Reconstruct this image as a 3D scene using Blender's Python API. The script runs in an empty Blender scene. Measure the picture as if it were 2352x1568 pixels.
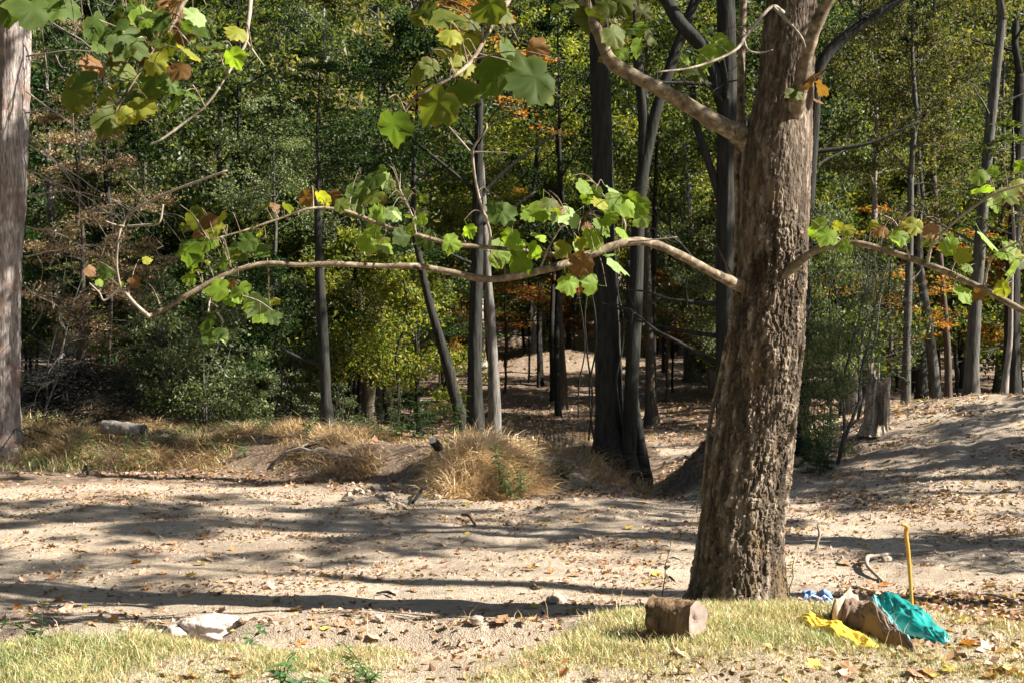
import bpy, math, random
import numpy as np
from mathutils import Vector, Matrix

S = bpy.context.scene
COL = S.collection
PI = math.pi

# ------------------------------------------------------------------ camera, sky, sun, exposure
CAMZ, FPX = 3.0, 2900.0                     # focal length in pixels of a 2352 px wide frame
PITCH = math.atan(44.0 / FPX)
cd = bpy.data.cameras.new('camera'); cam = bpy.data.objects.new('camera', cd); COL.objects.link(cam)
cam.location = (0, 0, CAMZ); cam.rotation_euler = (PI / 2 - PITCH, 0, 0)
cd.sensor_width = 36; cd.lens = 36 * FPX / 2352; cd.clip_start = .1; cd.clip_end = 1500
cd.dof.use_dof = True; cd.dof.focus_distance = 13.5; cd.dof.aperture_fstop = 5.6
S.camera = cam

SUN_EL, SUN_AZ = math.radians(38), math.radians(-11)      # azimuth counted from +X towards +Y
w = bpy.data.worlds.new('World'); S.world = w; w.use_nodes = True
nt = w.node_tree; bg = nt.nodes['Background']
sky = nt.nodes.new('ShaderNodeTexSky'); sky.sky_type = 'NISHITA'; sky.sun_disc = False
sky.sun_elevation = SUN_EL; sky.sun_rotation = PI / 2 - SUN_AZ
nt.links.new(sky.outputs[0], bg.inputs[0]); bg.inputs[1].default_value = .05
sd = bpy.data.lights.new('sun', 'SUN'); sun = bpy.data.objects.new('sun', sd); COL.objects.link(sun)
sd.energy = 5.0; sd.angle = math.radians(.5); sd.color = (1, .93, .82)
sv = Vector((math.cos(SUN_EL) * math.cos(SUN_AZ), math.cos(SUN_EL) * math.sin(SUN_AZ), math.sin(SUN_EL)))
sun.rotation_euler = sv.to_track_quat('Z', 'Y').to_euler(); sun.location = (40, 10, 40)
S.view_settings.view_transform = 'Standard'; S.view_settings.look = 'None'
S.view_settings.gamma = 1; S.view_settings.use_curve_mapping = False
S.view_settings.exposure = 1.95

# ------------------------------------------------------------------ numeric helpers
def ss(t): t = np.clip(t, 0, 1); return t * t * (3 - 2 * t)
def h3(i, j, k):
    n = (i * 374761393 + j * 668265263 + k * 1274126177) & 0xffffffff
    n = ((n ^ (n >> 13)) * 1274126177) & 0xffffffff
    return ((n ^ (n >> 16)) & 0xffffff) / float(0xffffff)
def vn(x, y, z=0.0):
    x, y, z = np.broadcast_arrays(np.asarray(x, float), np.asarray(y, float), np.asarray(z, float))
    i, j, k = np.floor(x).astype(np.int64), np.floor(y).astype(np.int64), np.floor(z).astype(np.int64)
    u, v, q = ss(x - i), ss(y - j), ss(z - k)
    o = 0
    for a in (0, 1):
        for b in (0, 1):
            for c in (0, 1):
                o = o + h3(i + a, j + b, k + c) * (u if a else 1 - u) * (v if b else 1 - v) * (q if c else 1 - q)
    return o * 2 - 1
def fbm(x, y, z=0.0, o=4):
    r, a, f = 0, .5, 1.0
    for n in range(o):
        r = r + a * vn(np.asarray(x) * f + 17.3 * n, np.asarray(y) * f - 9.1 * n, np.asarray(z) * f + 4.7 * n); a *= .5; f *= 2.03
    return r
def worley(u, v):
    i, j = np.floor(u).astype(np.int64), np.floor(v).astype(np.int64)
    d1 = np.full(u.shape, 9.); d2 = np.full(u.shape, 9.); idv = np.zeros(u.shape)
    for a in (-1, 0, 1):
        for b in (-1, 0, 1):
            ci, cj = i + a, j + b
            px, py = ci + h3(ci, cj, 3), cj + h3(ci, cj, 7)
            d = np.hypot(px - u, py - v); m = d < d1
            d2 = np.where(m, d1, np.minimum(d2, d)); idv = np.where(m, h3(ci, cj, 11), idv); d1 = np.where(m, d, d1)
    return d1, d2, idv

# ------------------------------------------------------------------ terrain
def gh(x, y):
    x = np.asarray(x, float); y = np.asarray(y, float)
    yf = np.interp(x, [-30, -10, -6, -4, -1.8, -.6, .6, 2, 4], [27, 25.6, 24.3, 23.6, 22.2, 21., 21.6, 22.6, 23])
    yf = yf + .5 * vn(x * .7, y * .3 + 5)
    hb = np.interp(x, [-40, -10, -5, -2, -1, -.3, .5, 1.3, 1.9, 2.5, 3], [.5, .55, .62, .6, .6, .58, .5, .48, .36, .08, 0])
    z = .1 + .36 * ss((13.5 - y) / 4.5) + .13 * np.exp(-((x - 2.4) / 1.9) ** 2 - ((y - 11.0) / 1.5) ** 2)
    z = z - .10 * np.exp(-((x + .6) / 1.0) ** 2 - ((y - 10.6) / .8) ** 2)
    near = ss((40 - y) / 8)
    z = z + hb * (1 + .35 * vn(x * 1.1, y * 1.1)) * ss((y - yf) / 1.6) * (1 - ss((y - yf - 3.2) / 4)) * near
    z = z - .12 * ss((y - 24) / 5)
    hr = 1.4 * ss((x - 3.2) / 7.2)
    z = z + hr * ss((y - 18.3) / 7.2) * (1 - .65 * ss((y - 27) / 7))
    z = z + .8 * np.exp(-((x - 4.1) / .75) ** 2 - ((y - 24.2) / 1.3) ** 2)
    z = z - .42 * np.exp(-((x - 2.7) / .7) ** 2 - ((y - 25) / 3.5) ** 2)
    z = z + .95 * ss((y - 38) / 26) + .85 * np.exp(-((x - 2.6) / 3.2) ** 2 - ((y - 59) / 3) ** 2)
    z = z + 1.0 * np.exp(-((x + 10.2) / 1.6) ** 2 - ((y - 29.5) / 1.6) ** 2)
    z = z + .50 * np.maximum(0, y - 72) * (1 + .15 * vn(x * .03 + 3, y * .03))
    z = z + .09 * fbm(x * .7, y * .9, 0, 3) + .06 * fbm(x * 3.3, y * 3.3, 2.2, 3) * (.35 + .65 * ss(fbm(x * .5, y * .5, 6, 2) * 2 + .5)) + .10 * np.exp(-((y - 11.1 + .05 * x) / .5) ** 2) * ss((.9 - x) / 1.) * fbm(x * 2.6, y * 2.6, 12, 3) + .10 * ss((y - 21) / 4) * ss((x - 4) / 3) * ss((29 - y) / 2) * fbm(x * 2.2, y * 2.2, 14, 3)
    z = z - .13 * ss((11.15 - .04 * x + .22 * fbm(x * 1.7, y * .4, 21, 3) - y) / .16) * ss((.9 - x) / .8) * ss((y - 9.6) / 1.2)
    foot = np.exp(-((y - yf + .1) / .7) ** 2) * near * (x < 2.6)
    return z + .07 * foot * fbm(x * 5, y * 5, 9, 3)
def g1(x, y): return float(gh(np.array([x]), np.array([y]))[0])
CP, SP = math.cos(PITCH), math.sin(PITCH)
def ray(px, py):
    a, b = (px - 1176) / FPX, (784 - py) / FPX
    return Vector((a, CP + b * SP, b * CP - SP))
def pt(px, py, d):
    r = ray(px, py); return Vector((0, 0, CAMZ)) + r * (d / r.y)
def gp(px, py, lo=6., hi=150.):
    r = ray(px, py)
    t = np.linspace(lo, hi, 3000); x, y, z = t * r.x, t * r.y, CAMZ + t * r.z
    k = np.argmax(z < gh(x, y))
    return Vector((x[k], y[k], g1(x[k], y[k])))

# ------------------------------------------------------------------ mesh builders
def nrm(a): return a / np.maximum(np.linalg.norm(a, axis=-1, keepdims=True), 1e-9)
def mesh_np(name, V, T, tint=None, mi=None, smooth=True):
    me = bpy.data.meshes.new(name); V = np.ascontiguousarray(V, np.float32); T = np.ascontiguousarray(T, np.int32)
    me.vertices.add(len(V)); me.vertices.foreach_set('co', V.ravel())
    k = T.shape[1]; me.loops.add(T.size); me.loops.foreach_set('vertex_index', T.ravel())
    me.polygons.add(len(T)); me.polygons.foreach_set('loop_start', np.arange(len(T), dtype=np.int32) * k)
    if mi is not None: me.polygons.foreach_set('material_index', np.asarray(mi, np.int32))
    me.polygons.foreach_set('use_smooth', np.full(len(T), smooth))
    if tint is not None:
        me.attributes.new('tint', 'FLOAT', 'POINT').data.foreach_set('value', np.asarray(tint, np.float32))
    me.update(calc_edges=True); return me
class Geo:
    def __init__(s): s.V, s.T, s.A, s.M, s.n = [], [], [], [], 0
    def add(s, V, T, tint=0., mi=0):
        V = np.asarray(V, float); T = np.asarray(T)
        s.V.append(V); s.T.append(T + s.n); s.n += len(V)
        s.A.append(np.broadcast_to(np.asarray(tint, float), (len(V),))); s.M.append(np.full(len(T), mi)); return s
    def mesh(s, name, mats, off=None, smooth=True):
        V = np.concatenate(s.V)
        if off is not None: V = V - np.asarray(off)
        me = mesh_np(name, V, np.concatenate(s.T), np.concatenate(s.A), np.concatenate(s.M), smooth)
        for m in (mats if isinstance(mats, (list, tuple)) else [mats]): me.materials.append(m)
        return me
def smoothp(P, R, k=5):
    P = np.asarray(P, float); R = np.asarray(R, float); n = len(P)
    if n < 3: 
        t = np.linspace(0, 1, k + 1)[:, None]; return P[0] * (1 - t) + P[-1] * t, R[0] * (1 - t[:, 0]) + R[-1] * t[:, 0]
    Q = np.vstack([2 * P[0] - P[1], P, 2 * P[-1] - P[-2]]); o, r = [], []
    for i in range(n - 1):
        a, b, c, d = Q[i:i + 4]
        for t in np.arange(k) / k:
            o.append(.5 * (2 * b + (c - a) * t + (2 * a - 5 * b + 4 * c - d) * t * t + (3 * b - a - 3 * c + d) * t ** 3)); r.append(R[i] * (1 - t) + R[i + 1] * t)
    o.append(P[-1]); r.append(R[-1]); return np.array(o), np.array(r)
def frames(P):
    T = nrm(np.gradient(P, axis=0)); u = np.cross(T[0], (0, 1, 0) if abs(T[0][1]) < .9 else (1, 0, 0)); u /= np.linalg.norm(u); U = [u]
    for i in range(1, len(P)):
        u = u - T[i] * np.dot(u, T[i]); u = u / max(np.linalg.norm(u), 1e-9); U.append(u)
    U = np.array(U); return T, U, np.cross(T, U)
def tube(P, R, n=8, cap=True, rough=0., seed=0):
    P = np.asarray(P, float); R = np.asarray(R, float); T, U, W = frames(P); m = len(P)
    a = np.linspace(0, 2 * PI, n, endpoint=False)
    rr = R[:, None] * np.ones(n)
    if rough: rr = rr * (1 + rough * fbm(np.cos(a)[None] * 1.3 + seed * 3.1, np.sin(a)[None] * 1.3, np.arange(m)[:, None] * .45, 3))
    V = P[:, None] + rr[..., None] * (np.cos(a)[None, :, None] * U[:, None] + np.sin(a)[None, :, None] * W[:, None])
    V = V.reshape(-1, 3); i = np.arange(m - 1)[:, None] * n; j = np.arange(n)[None]; k = (j + 1) % n
    q = np.stack([i + j, i + k, i + n + k, i + n + j], -1).reshape(-1, 4)
    F = [q[:, [0, 1, 2]], q[:, [0, 2, 3]]]
    if cap:
        V = np.vstack([V, P[:1], P[-1:]]); c0, c1 = m * n, m * n + 1; jj = np.arange(n); kk = (jj + 1) % n
        F += [np.stack([kk, jj, np.full(n, c0)], -1), np.stack([(m - 1) * n + jj, (m - 1) * n + kk, np.full(n, c1)], -1)]
    return V, np.concatenate(F)
def leaf_cloud(C, size, rng, up=.75, spread=.6, wid=.55, droop=.0):
    C = np.asarray(C, float); N = len(C); s = (size * rng.uniform(.6, 1.35, N))[:, None]
    n = nrm(np.array([0, 0, up]) + rng.normal(0, spread, (N, 3)))
    t = rng.normal(0, 1, (N, 3)); t[:, 2] -= droop; t = nrm(t - n * (t * n).sum(1, keepdims=True)); b = np.cross(n, t)
    f = n * s * .1
    V = np.stack([C - t * s * .5, C + b * s * wid * .5 + f - t * s * .08, C + t * s * .55 - f, C - b * s * wid * .5 + f - t * s * .08], 1).reshape(-1, 3)
    k = np.arange(N)[:, None] * 4
    T = np.concatenate([k + [0, 2, 1], k + [0, 3, 2]]); tint = np.repeat(rng.uniform(0, 1, N), 4)
    return V, T, tint

# ------------------------------------------------------------------ objects
def link(o, parent=None):
    COL.objects.link(o)
    if parent: o.parent = parent
    return o
def tag(o, label=None, cat=None, group=None, kind=None):
    for k, v in (('label', label), ('category', cat), ('group', group), ('kind', kind)):
        if v: o[k] = v
    return o
def obj(name, me, parent=None, loc=None):
    o = link(bpy.data.objects.new(name, me), parent)
    if loc is not None: o.location = loc
    return o
def root(name, loc, label, cat, group=None, rz=0):
    o = link(bpy.data.objects.new(name, None)); o.location = loc; o.rotation_euler = (0, 0, rz); o.empty_display_size = .2
    return tag(o, label, cat, group)

# ------------------------------------------------------------------ materials
class NB:
    def __init__(s, name):
        s.m = bpy.data.materials.new(name); s.m.use_nodes = True; s.t = s.m.node_tree; s.t.nodes.clear()
        s.out = s.n('ShaderNodeOutputMaterial')
    def n(s, ty, **kw):
        x = s.t.nodes.new(ty)
        for k, v in kw.items():
            if k.startswith('i_'):
                key = k[2:]; x.inputs[int(key) if key.isdigit() else key].default_value = v
            else: setattr(x, k, v)
        return x
    def l(s, a, b): s.t.links.new(a, b)
    def ramp(s, fac, stops, interp='LINEAR'):
        r = s.n('ShaderNodeValToRGB'); r.color_ramp.interpolation = interp; e = r.color_ramp.elements
        while len(e) < len(stops): e.new(.5)
        for x, (p, c) in zip(e, stops): x.position = p; x.color = (*c, 1)
        s.l(fac, r.inputs[0]); return r.outputs[0]
    def mix(s, fac, a, b, mode='MIX'):
        x = s.n('ShaderNodeMix', data_type='RGBA', blend_type=mode)
        for sock, v in ((x.inputs['Factor'], fac), (x.inputs['A'], a), (x.inputs['B'], b)):
            if isinstance(v, bpy.types.NodeSocket): s.l(v, sock)
            elif isinstance(v, tuple): sock.default_value = (*v, 1)
            else: sock.default_value = v
        return x.outputs['Result']
    def noise(s, scale, detail=4, vec=None, rough=.6):
        x = s.n('ShaderNodeTexNoise', i_Scale=scale, i_Detail=detail, i_Roughness=rough)
        if vec: s.l(vec, x.inputs['Vector'])
        return x.outputs['Fac']
    def coord(s, scale=(1, 1, 1), which='Object'):
        c = s.n('ShaderNodeTexCoord'); mp = s.n('ShaderNodeMapping'); mp.inputs['Scale'].default_value = scale
        s.l(c.outputs[which], mp.inputs[0]); return mp.outputs[0]
    def attr(s, name): return s.n('ShaderNodeAttribute', attribute_name=name).outputs['Fac']
    def bsdf(s, col, rough=.8, bump=None, bstr=.4, bdist=.02, spec=.3):
        p = s.n('ShaderNodeBsdfPrincipled'); p.inputs['Roughness'].default_value = rough; p.inputs['Specular IOR Level'].default_value = spec
        if isinstance(col, tuple): p.inputs['Base Color'].default_value = (*col, 1)
        else: s.l(col, p.inputs['Base Color'])
        if bump is not None:
            b = s.n('ShaderNodeBump', i_Strength=bstr, i_Distance=bdist); s.l(bump, b.inputs['Height']); s.l(b.outputs[0], p.inputs['Normal'])
        s.l(p.outputs[0], s.out.inputs[0]); return s.m

def leaf_mat(name, cols, trans=.5, gloss=.13, rough=.5, tcol=(1.45, 1.5, .6)):
    b = NB(name); n = len(cols)
    c = b.ramp(b.attr('tint'), [((i + .5) / n, c) for i, c in enumerate(cols)])
    oi = b.n('ShaderNodeObjectInfo')
    hs = b.n('ShaderNodeHueSaturation'); b.l(c, hs.inputs['Color'])
    mr = b.n('ShaderNodeMapRange', i_3=.7, i_4=1.3); b.l(oi.outputs['Random'], mr.inputs[0]); b.l(mr.outputs[0], hs.inputs['Value'])
    c = hs.outputs[0]
    p = b.n('ShaderNodeBsdfPrincipled', i_Roughness=rough); p.inputs['Specular IOR Level'].default_value = gloss * 2; b.l(c, p.inputs['Base Color'])
    t = b.n('ShaderNodeBsdfTranslucent')
    tc = b.mix(1., c, tcol, 'MULTIPLY'); b.l(tc, t.inputs[0])
    mx = b.n('ShaderNodeMixShader', i_0=trans); b.l(p.outputs[0], mx.inputs[1]); b.l(t.outputs[0], mx.inputs[2]); b.l(mx.outputs[0], b.out.inputs[0])
    return b.m
def bark_mat(name, dark, light, scale=6, bstr=.8, lich=None):
    b = NB(name); v = b.coord((1, 1, .18)); a = b.noise(scale * 2.2, 6, v); a2 = b.noise(1.7, 3, b.coord())
    c = b.ramp(a, [(.3, dark), (.7, light)])
    if lich: c = b.mix(b.ramp(a2, [(.5, (0, 0, 0)), (.62, (1, 1, 1))]), c, lich)
    return b.bsdf(c, .9, a, bstr, .03, .15)
def flat_mat(name, col, rough=.7, var=.25, scale=20, bstr=.2, spec=.3, bd=.005):
    b = NB(name); a = b.noise(scale, 5, b.coord())
    c = b.ramp(a, [(.3, tuple(x * (1 - var) for x in col)), (.7, tuple(min(1, x * (1 + var)) for x in col))])
    return b.bsdf(c, rough, a, bstr, bd, spec)

M = {}
M['green'] = leaf_mat('green_leaves', [(.016, .032, .008), (.034, .056, .013), (.064, .09, .02), (.135, .15, .033)])
M['dkgreen'] = leaf_mat('dark_green_leaves', [(.012, .03, .010), (.02, .045, .013), (.03, .06, .018), (.05, .08, .025)])
M['lime'] = leaf_mat('yellow_green_leaves', [(.048, .076, .015), (.10, .13, .021), (.175, .19, .028), (.27, .245, .04)], .45)
M['olive'] = leaf_mat('olive_leaves', [(.034, .045, .019), (.062, .074, .028), (.105, .11, .042), (.17, .142, .055)])
M['silver'] = leaf_mat('pale_green_leaves', [(.036, .058, .026), (.066, .092, .040), (.10, .125, .055), (.16, .185, .075)], .42, .25)
M['rust'] = leaf_mat('rust_brown_leaves', [(.13, .085, .055), (.20, .135, .09), (.29, .20, .14), (.14, .12, .06)], .35)
M['orange'] = leaf_mat('orange_leaves', [(.25, .07, .02), (.34, .12, .03), (.30, .17, .04), (.16, .14, .03)], .45)
M['grass'] = leaf_mat('grass_blades', [(.13, .19, .06), (.26, .30, .10), (.46, .35, .19), (.58, .45, .27), (.30, .34, .13)], .3, .2, .4, (1.2, 1.15, .9))
M['straw'] = leaf_mat('straw_blades', [(.24, .15, .07), (.44, .29, .135), (.62, .45, .23), (.74, .58, .36)], .2, .25, .4, (1.2, 1.1, .9))
M['weed'] = leaf_mat('weed_leaves', [(.05, .10, .04), (.08, .15, .06), (.12, .20, .08)], .4)
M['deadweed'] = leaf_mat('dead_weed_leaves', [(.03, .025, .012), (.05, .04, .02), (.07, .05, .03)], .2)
M['litter'] = leaf_mat('leaf_litter', [(.10, .06, .035), (.22, .12, .08), (.36, .21, .15), (.48, .34, .25), (.26, .11, .06), (.40, .28, .08), (.16, .10, .065), (.42, .27, .21)], .15)
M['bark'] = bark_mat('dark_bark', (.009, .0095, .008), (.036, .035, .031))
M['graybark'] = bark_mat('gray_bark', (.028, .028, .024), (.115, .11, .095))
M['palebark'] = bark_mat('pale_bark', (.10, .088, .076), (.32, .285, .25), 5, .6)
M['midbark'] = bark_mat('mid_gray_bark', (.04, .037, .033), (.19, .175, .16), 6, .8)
M['twig'] = bark_mat('pale_twig', (.16, .13, .10), (.34, .30, .25), 9, .3)
M['brownbark'] = bark_mat('brown_bark', (.035, .028, .021), (.10, .08, .062))
M['leftbark'] = bark_mat('reddish_gray_bark', (.06, .05, .045), (.40, .35, .325), 11, 1.0, (.17, .12, .10))
M['rock'] = flat_mat('pale_rock', (.42, .36, .32), .9, .3, 12, .9, .2, .03)
M['clod'] = flat_mat('dry_clod', (.33, .265, .205), .95, .3, 14, .6, .1, .02)

def ground_mat():
    b = NB('sandy_soil'); v = b.coord(); z = b.attr('tint')
    n1 = b.noise(.9, 5, v); n2 = b.noise(14, 5, v); n3 = b.noise(60, 3, v)
    sand = b.ramp(n1, [(.3, (.41, .335, .25)), (.7, (.53, .445, .345))])
    sand = b.mix(b.ramp(n2, [(.25, (1, 1, 1)), (.55, (0, 0, 0))]), sand, (.25, .195, .15))
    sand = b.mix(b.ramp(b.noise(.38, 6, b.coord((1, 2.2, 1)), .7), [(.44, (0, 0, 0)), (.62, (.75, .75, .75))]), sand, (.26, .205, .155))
    vor = b.n('ShaderNodeTexVoronoi', i_Scale=11); b.l(v, vor.inputs['Vector'])
    hsv = b.n('ShaderNodeSeparateColor'); b.l(vor.outputs['Color'], hsv.inputs[0])
    lit = b.ramp(hsv.outputs[0], [(.1, (.15, .11, .08)), (.4, (.25, .17, .125)), (.65, (.38, .27, .205)), (.9, (.20, .15, .08))])
    soil = b.mix(b.ramp(n2, [(.35, (0, 0, 0)), (.6, (1, 1, 1))]), (.19, .15, .115), lit)
    nz = b.n('ShaderNodeMath', operation='ADD'); b.l(z, nz.inputs[0])
    nm = b.n('ShaderNodeMath', operation='MULTIPLY_ADD', i_1=.9, i_2=-.45); b.l(n2, nm.inputs[0]); b.l(nm.outputs[0], nz.inputs[1])
    c = b.mix(b.ramp(nz.outputs[0], [(.3, (0, 0, 0)), (.7, (1, 1, 1))]), sand, soil)
    bm = b.n('ShaderNodeMath', operation='ADD'); b.l(n2, bm.inputs[0]); b.l(n3, bm.inputs[1])
    return b.bsdf(c, .95, bm.outputs[0], 1.0, .05, .1)
M['ground'] = ground_mat()

def hero_bark():
    b = NB('scaly_brown_bark'); v = b.coord((1, 1, .3)); a = b.noise(16, 7, v); a2 = b.noise(3.2, 4, b.coord((1, 1, .45))); a3 = b.noise(55, 3, v)
    pl = b.attr('tint')
    c = b.ramp(pl, [(.0, (.015, .011, .008)), (.32, (.045, .035, .026)), (.6, (.10, .076, .055)), (.92, (.24, .195, .155))])
    c = b.mix(b.ramp(a, [(.33, (1, 1, 1)), (.5, (0, 0, 0))]), c, (.042, .029, .019))
    c = b.mix(b.ramp(a2, [(.58, (0, 0, 0)), (.64, (.7, .7, .7))]), c, (.13, .088, .048))
    h = b.n('ShaderNodeMath', operation='ADD'); b.l(a, h.inputs[0]); b.l(a3, h.inputs[1])
    return b.bsdf(c, .9, h.outputs[0], .7, .015, .15)
M['hero'] = hero_bark()
def limb_bark():
    b = NB('smooth_mottled_bark'); a = b.noise(14, 6, b.coord()); a2 = b.noise(6.5, 4, b.coord()); a3 = b.noise(70, 2, b.coord())
    c = b.ramp(a, [(.32, (.07, .05, .032)), (.55, (.18, .14, .095)), (.7, (.36, .315, .235))])
    c = b.mix(b.ramp(a2, [(.6, (0, 0, 0)), (.66, (1, 1, 1))]), c, (.05, .037, .025))
    return b.bsdf(c, .8, a3, .5, .008, .2)
M['limb'] = limb_bark()

# ------------------------------------------------------------------ ground
def axis(parts):
    o = []
    for a, b, s in parts: o.append(np.arange(a, b, s))
    return np.concatenate(o + [[parts[-1][1]]])
gx = axis([(-150, -60, 6), (-60, -24, 1.2), (-24, -13, .35), (-13, 12, .09), (12, 24, .35), (24, 60, 1.2), (60, 150, 6)])
gy = axis([(-30, 0, 3), (0, 6, .5), (6, 30, .09), (30, 45, .25), (45, 75, .6), (75, 170, 2.5), (170, 260, 10)])
X, Y = np.meshgrid(gx, gy); Z = gh(X, Y)
nx, ny = len(gx), len(gy)
i = np.arange(ny - 1)[:, None] * nx; j = np.arange(nx - 1)[None]
Q = np.stack([i + j, i + j + 1, i + nx + j + 1, i + nx + j], -1).reshape(-1, 4)
zone = np.clip(ss((Y - 21.5) / 1.6) * (X < 3.4) * 1.3 + ss((Y - 29) / 3), 0, 1.3) * .55
zone = np.maximum(zone, .9 * np.exp(-((X - 3.2) / 1.6) ** 2 - ((Y - 23.8) / 1.6) ** 2))
zone = zone + .45 * ss((Y - 66) / 8) + .25 * ss((11.5 - Y) / 1.5) * (X > .5) + .18 * vn(X * .5, Y * .9) + .28 * ss((X - 3.6) / 2) * ss((Y - 18) / 4)
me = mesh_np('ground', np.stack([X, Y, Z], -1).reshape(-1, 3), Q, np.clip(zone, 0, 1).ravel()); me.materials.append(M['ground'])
tag(obj('ground', me), 'bare sandy clearing rising into leaf strewn woodland floor', kind='structure')

# ------------------------------------------------------------------ tree prototypes
def proto(seed, H, R, nprim, nleaf, lsize, t0=.1, elev=(10, 45), profile=None, clump=.22, flat=.5, nsec=5, r0=.1, stems=1, up=.6, spread=.95, wander=.06, wid=.55):
    rng = np.random.default_rng(seed); L = Geo(); C = []
    for st in range(stems):
        a0 = rng.uniform(0, 2 * PI); lean = 0 if stems == 1 else rng.uniform(.1, .45)
        m = 9; zz = np.linspace(0, H, m); sx = np.cumsum(rng.normal(0, wander * H / m, m)); sy = np.cumsum(rng.normal(0, wander * H / m, m)); sx[0] = sy[0] = 0
        P = np.stack([sx + lean * zz * math.cos(a0), sy + lean * zz * math.sin(a0), zz], -1)
        rr = r0 / math.sqrt(stems)
        L.add(*tube(P, rr * (1 - .85 * zz / H), 7, True))
        for k in range(nprim):
            t = t0 + (1 - t0) * (k + rng.uniform(.1, .9)) / nprim
            b = np.array([np.interp(t * H, zz, P[:, q]) for q in range(3)])
            ln = R * (profile(t) if profile else math.sin(PI * min(1, .25 + .75 * t)) ** .6) * rng.uniform(.7, 1.15)
            az = k * 2.4 + rng.uniform(-.5, .5) + st; el = math.radians(rng.uniform(*elev))
            d = np.array([math.cos(az) * math.cos(el), math.sin(az) * math.cos(el), math.sin(el)])
            q = np.linspace(0, 1, 6)[:, None]
            BP = b + d * ln * q + np.array([0, 0, -.18 * ln]) * q ** 2 + np.cumsum(rng.normal(0, .045 * ln, (6, 3)), 0) * q
            br = rr * .42 * (1 - .6 * t)
            L.add(*tube(BP, br * (1 - .85 * q[:, 0]), 5, False))
            for s in range(nsec):
                u = .25 + .75 * (s + rng.uniform(0, 1)) / nsec
                o = np.array([np.interp(u, q[:, 0], BP[:, z]) for z in range(3)])
                az2 = az + (1 if s % 2 else -1) * rng.uniform(.5, 1.2); l2 = ln * rng.uniform(.25, .5) * (1.15 - .5 * u)
                d2 = np.array([math.cos(az2), math.sin(az2), rng.uniform(-.45, .8)])
                E = np.stack([o, o + d2 * l2 * .5 + rng.normal(0, .05 * l2, 3), o + d2 * l2])
                L.add(*tube(E, br * .4 * np.array([1, .7, .3]), 4, False))
                C.append((E, l2))
    n = max(1, nleaf // max(1, len(C))); pts = []
    for E, l2 in C:
        u = rng.beta(2, 1.2, n)[:, None]
        p = E[0] * (1 - u) + E[2] * u + rng.normal(0, 1, (n, 3)) * np.array([clump, clump, clump * flat]) * (.6 + .5 * l2)
        pts.append(p)
    V, T, tt = leaf_cloud(np.concatenate(pts), lsize, rng, up, spread, wid, .4)
    F = Geo().add(V, T, tt)
    return L.mesh('limbs', M['bark']), (F.mesh('crown', M['green'], smooth=False) if nleaf else None), H
PR = {}
PR['tall'] = proto(1, 10, 3.4, 16, 8500, .18, .05, (5, 65), clump=.24, flat=.95, r0=.13)
PR['tall2'] = proto(2, 11, 3.0, 17, 8500, .165, .0, (0, 65), clump=.22, flat=.95, r0=.13)
PR['under'] = proto(3, 4.6, 2.2, 15, 7500, .125, .08, (-10, 65), clump=.22, flat=.95, r0=.07)
PR['under2'] = proto(4, 5.4, 2.2, 15, 8500, .10, .2, (-15, 60), clump=.2, flat=.9, r0=.07)
PR['lacy'] = proto(5, 4.0, 2.3, 12, 3200, .11, .2, (0, 25), clump=.2, flat=.18, r0=.06, up=1.1, spread=.4)
PR['beech'] = proto(6, 7.5, 2.4, 18, 9500, .09, .05, (-5, 30), clump=.18, flat=.3, r0=.09)
PR['shrub'] = proto(7, 2.7, 1.0, 7, 6500, .085, .12, (-25, 45), clump=.13, flat=.6, nsec=4, r0=.05, stems=6, wander=.14)
PR['shrub2'] = proto(8, 1.9, 1.1, 6, 4800, .085, .1, (-25, 40), clump=.12, flat=.5, wander=.14, nsec=4, r0=.045, stems=5)
PR['far'] = proto(9, 10, 4.2, 13, 6500, .30, .0, (10, 50), clump=.38, flat=.7, nsec=5, r0=.16)
PR['far2'] = proto(10, 9, 3.6, 12, 6000, .27, .0, (0, 45), clump=.34, flat=.6, nsec=5, r0=.15)
PR['sparse'] = proto(11, 9, 3.6, 12, 3000, .17, .05, (10, 50), clump=.13, flat=.8, nsec=4, r0=.13)
PR['patchy'] = proto(21, 9, 3.4, 13, 5200, .17, .05, (10, 50), clump=.13, flat=.8, nsec=4, r0=.13)
PR['bare'] = proto(12, 4.5, 1.6, 16, 0, .1, .1, (10, 60), nsec=9, r0=.05, stems=2, wander=.12)

def crown(parent, kind, loc, scale, rz, mat, barkm='bark', tilt=0):
    lm, cm, H = PR[kind]; scale = scale if isinstance(scale, tuple) else (scale,) * 3
    for nm, me, mt in (('limbs', lm, M[barkm]), ('crown', cm, M[mat] if mat else None)):
        if me is None: continue
        o = obj(nm, me, parent, loc); o.scale = scale; o.rotation_euler = (tilt, 0, rz)
        s = o.material_slots[0]; s.link = 'OBJECT'; s.material = mt

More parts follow.
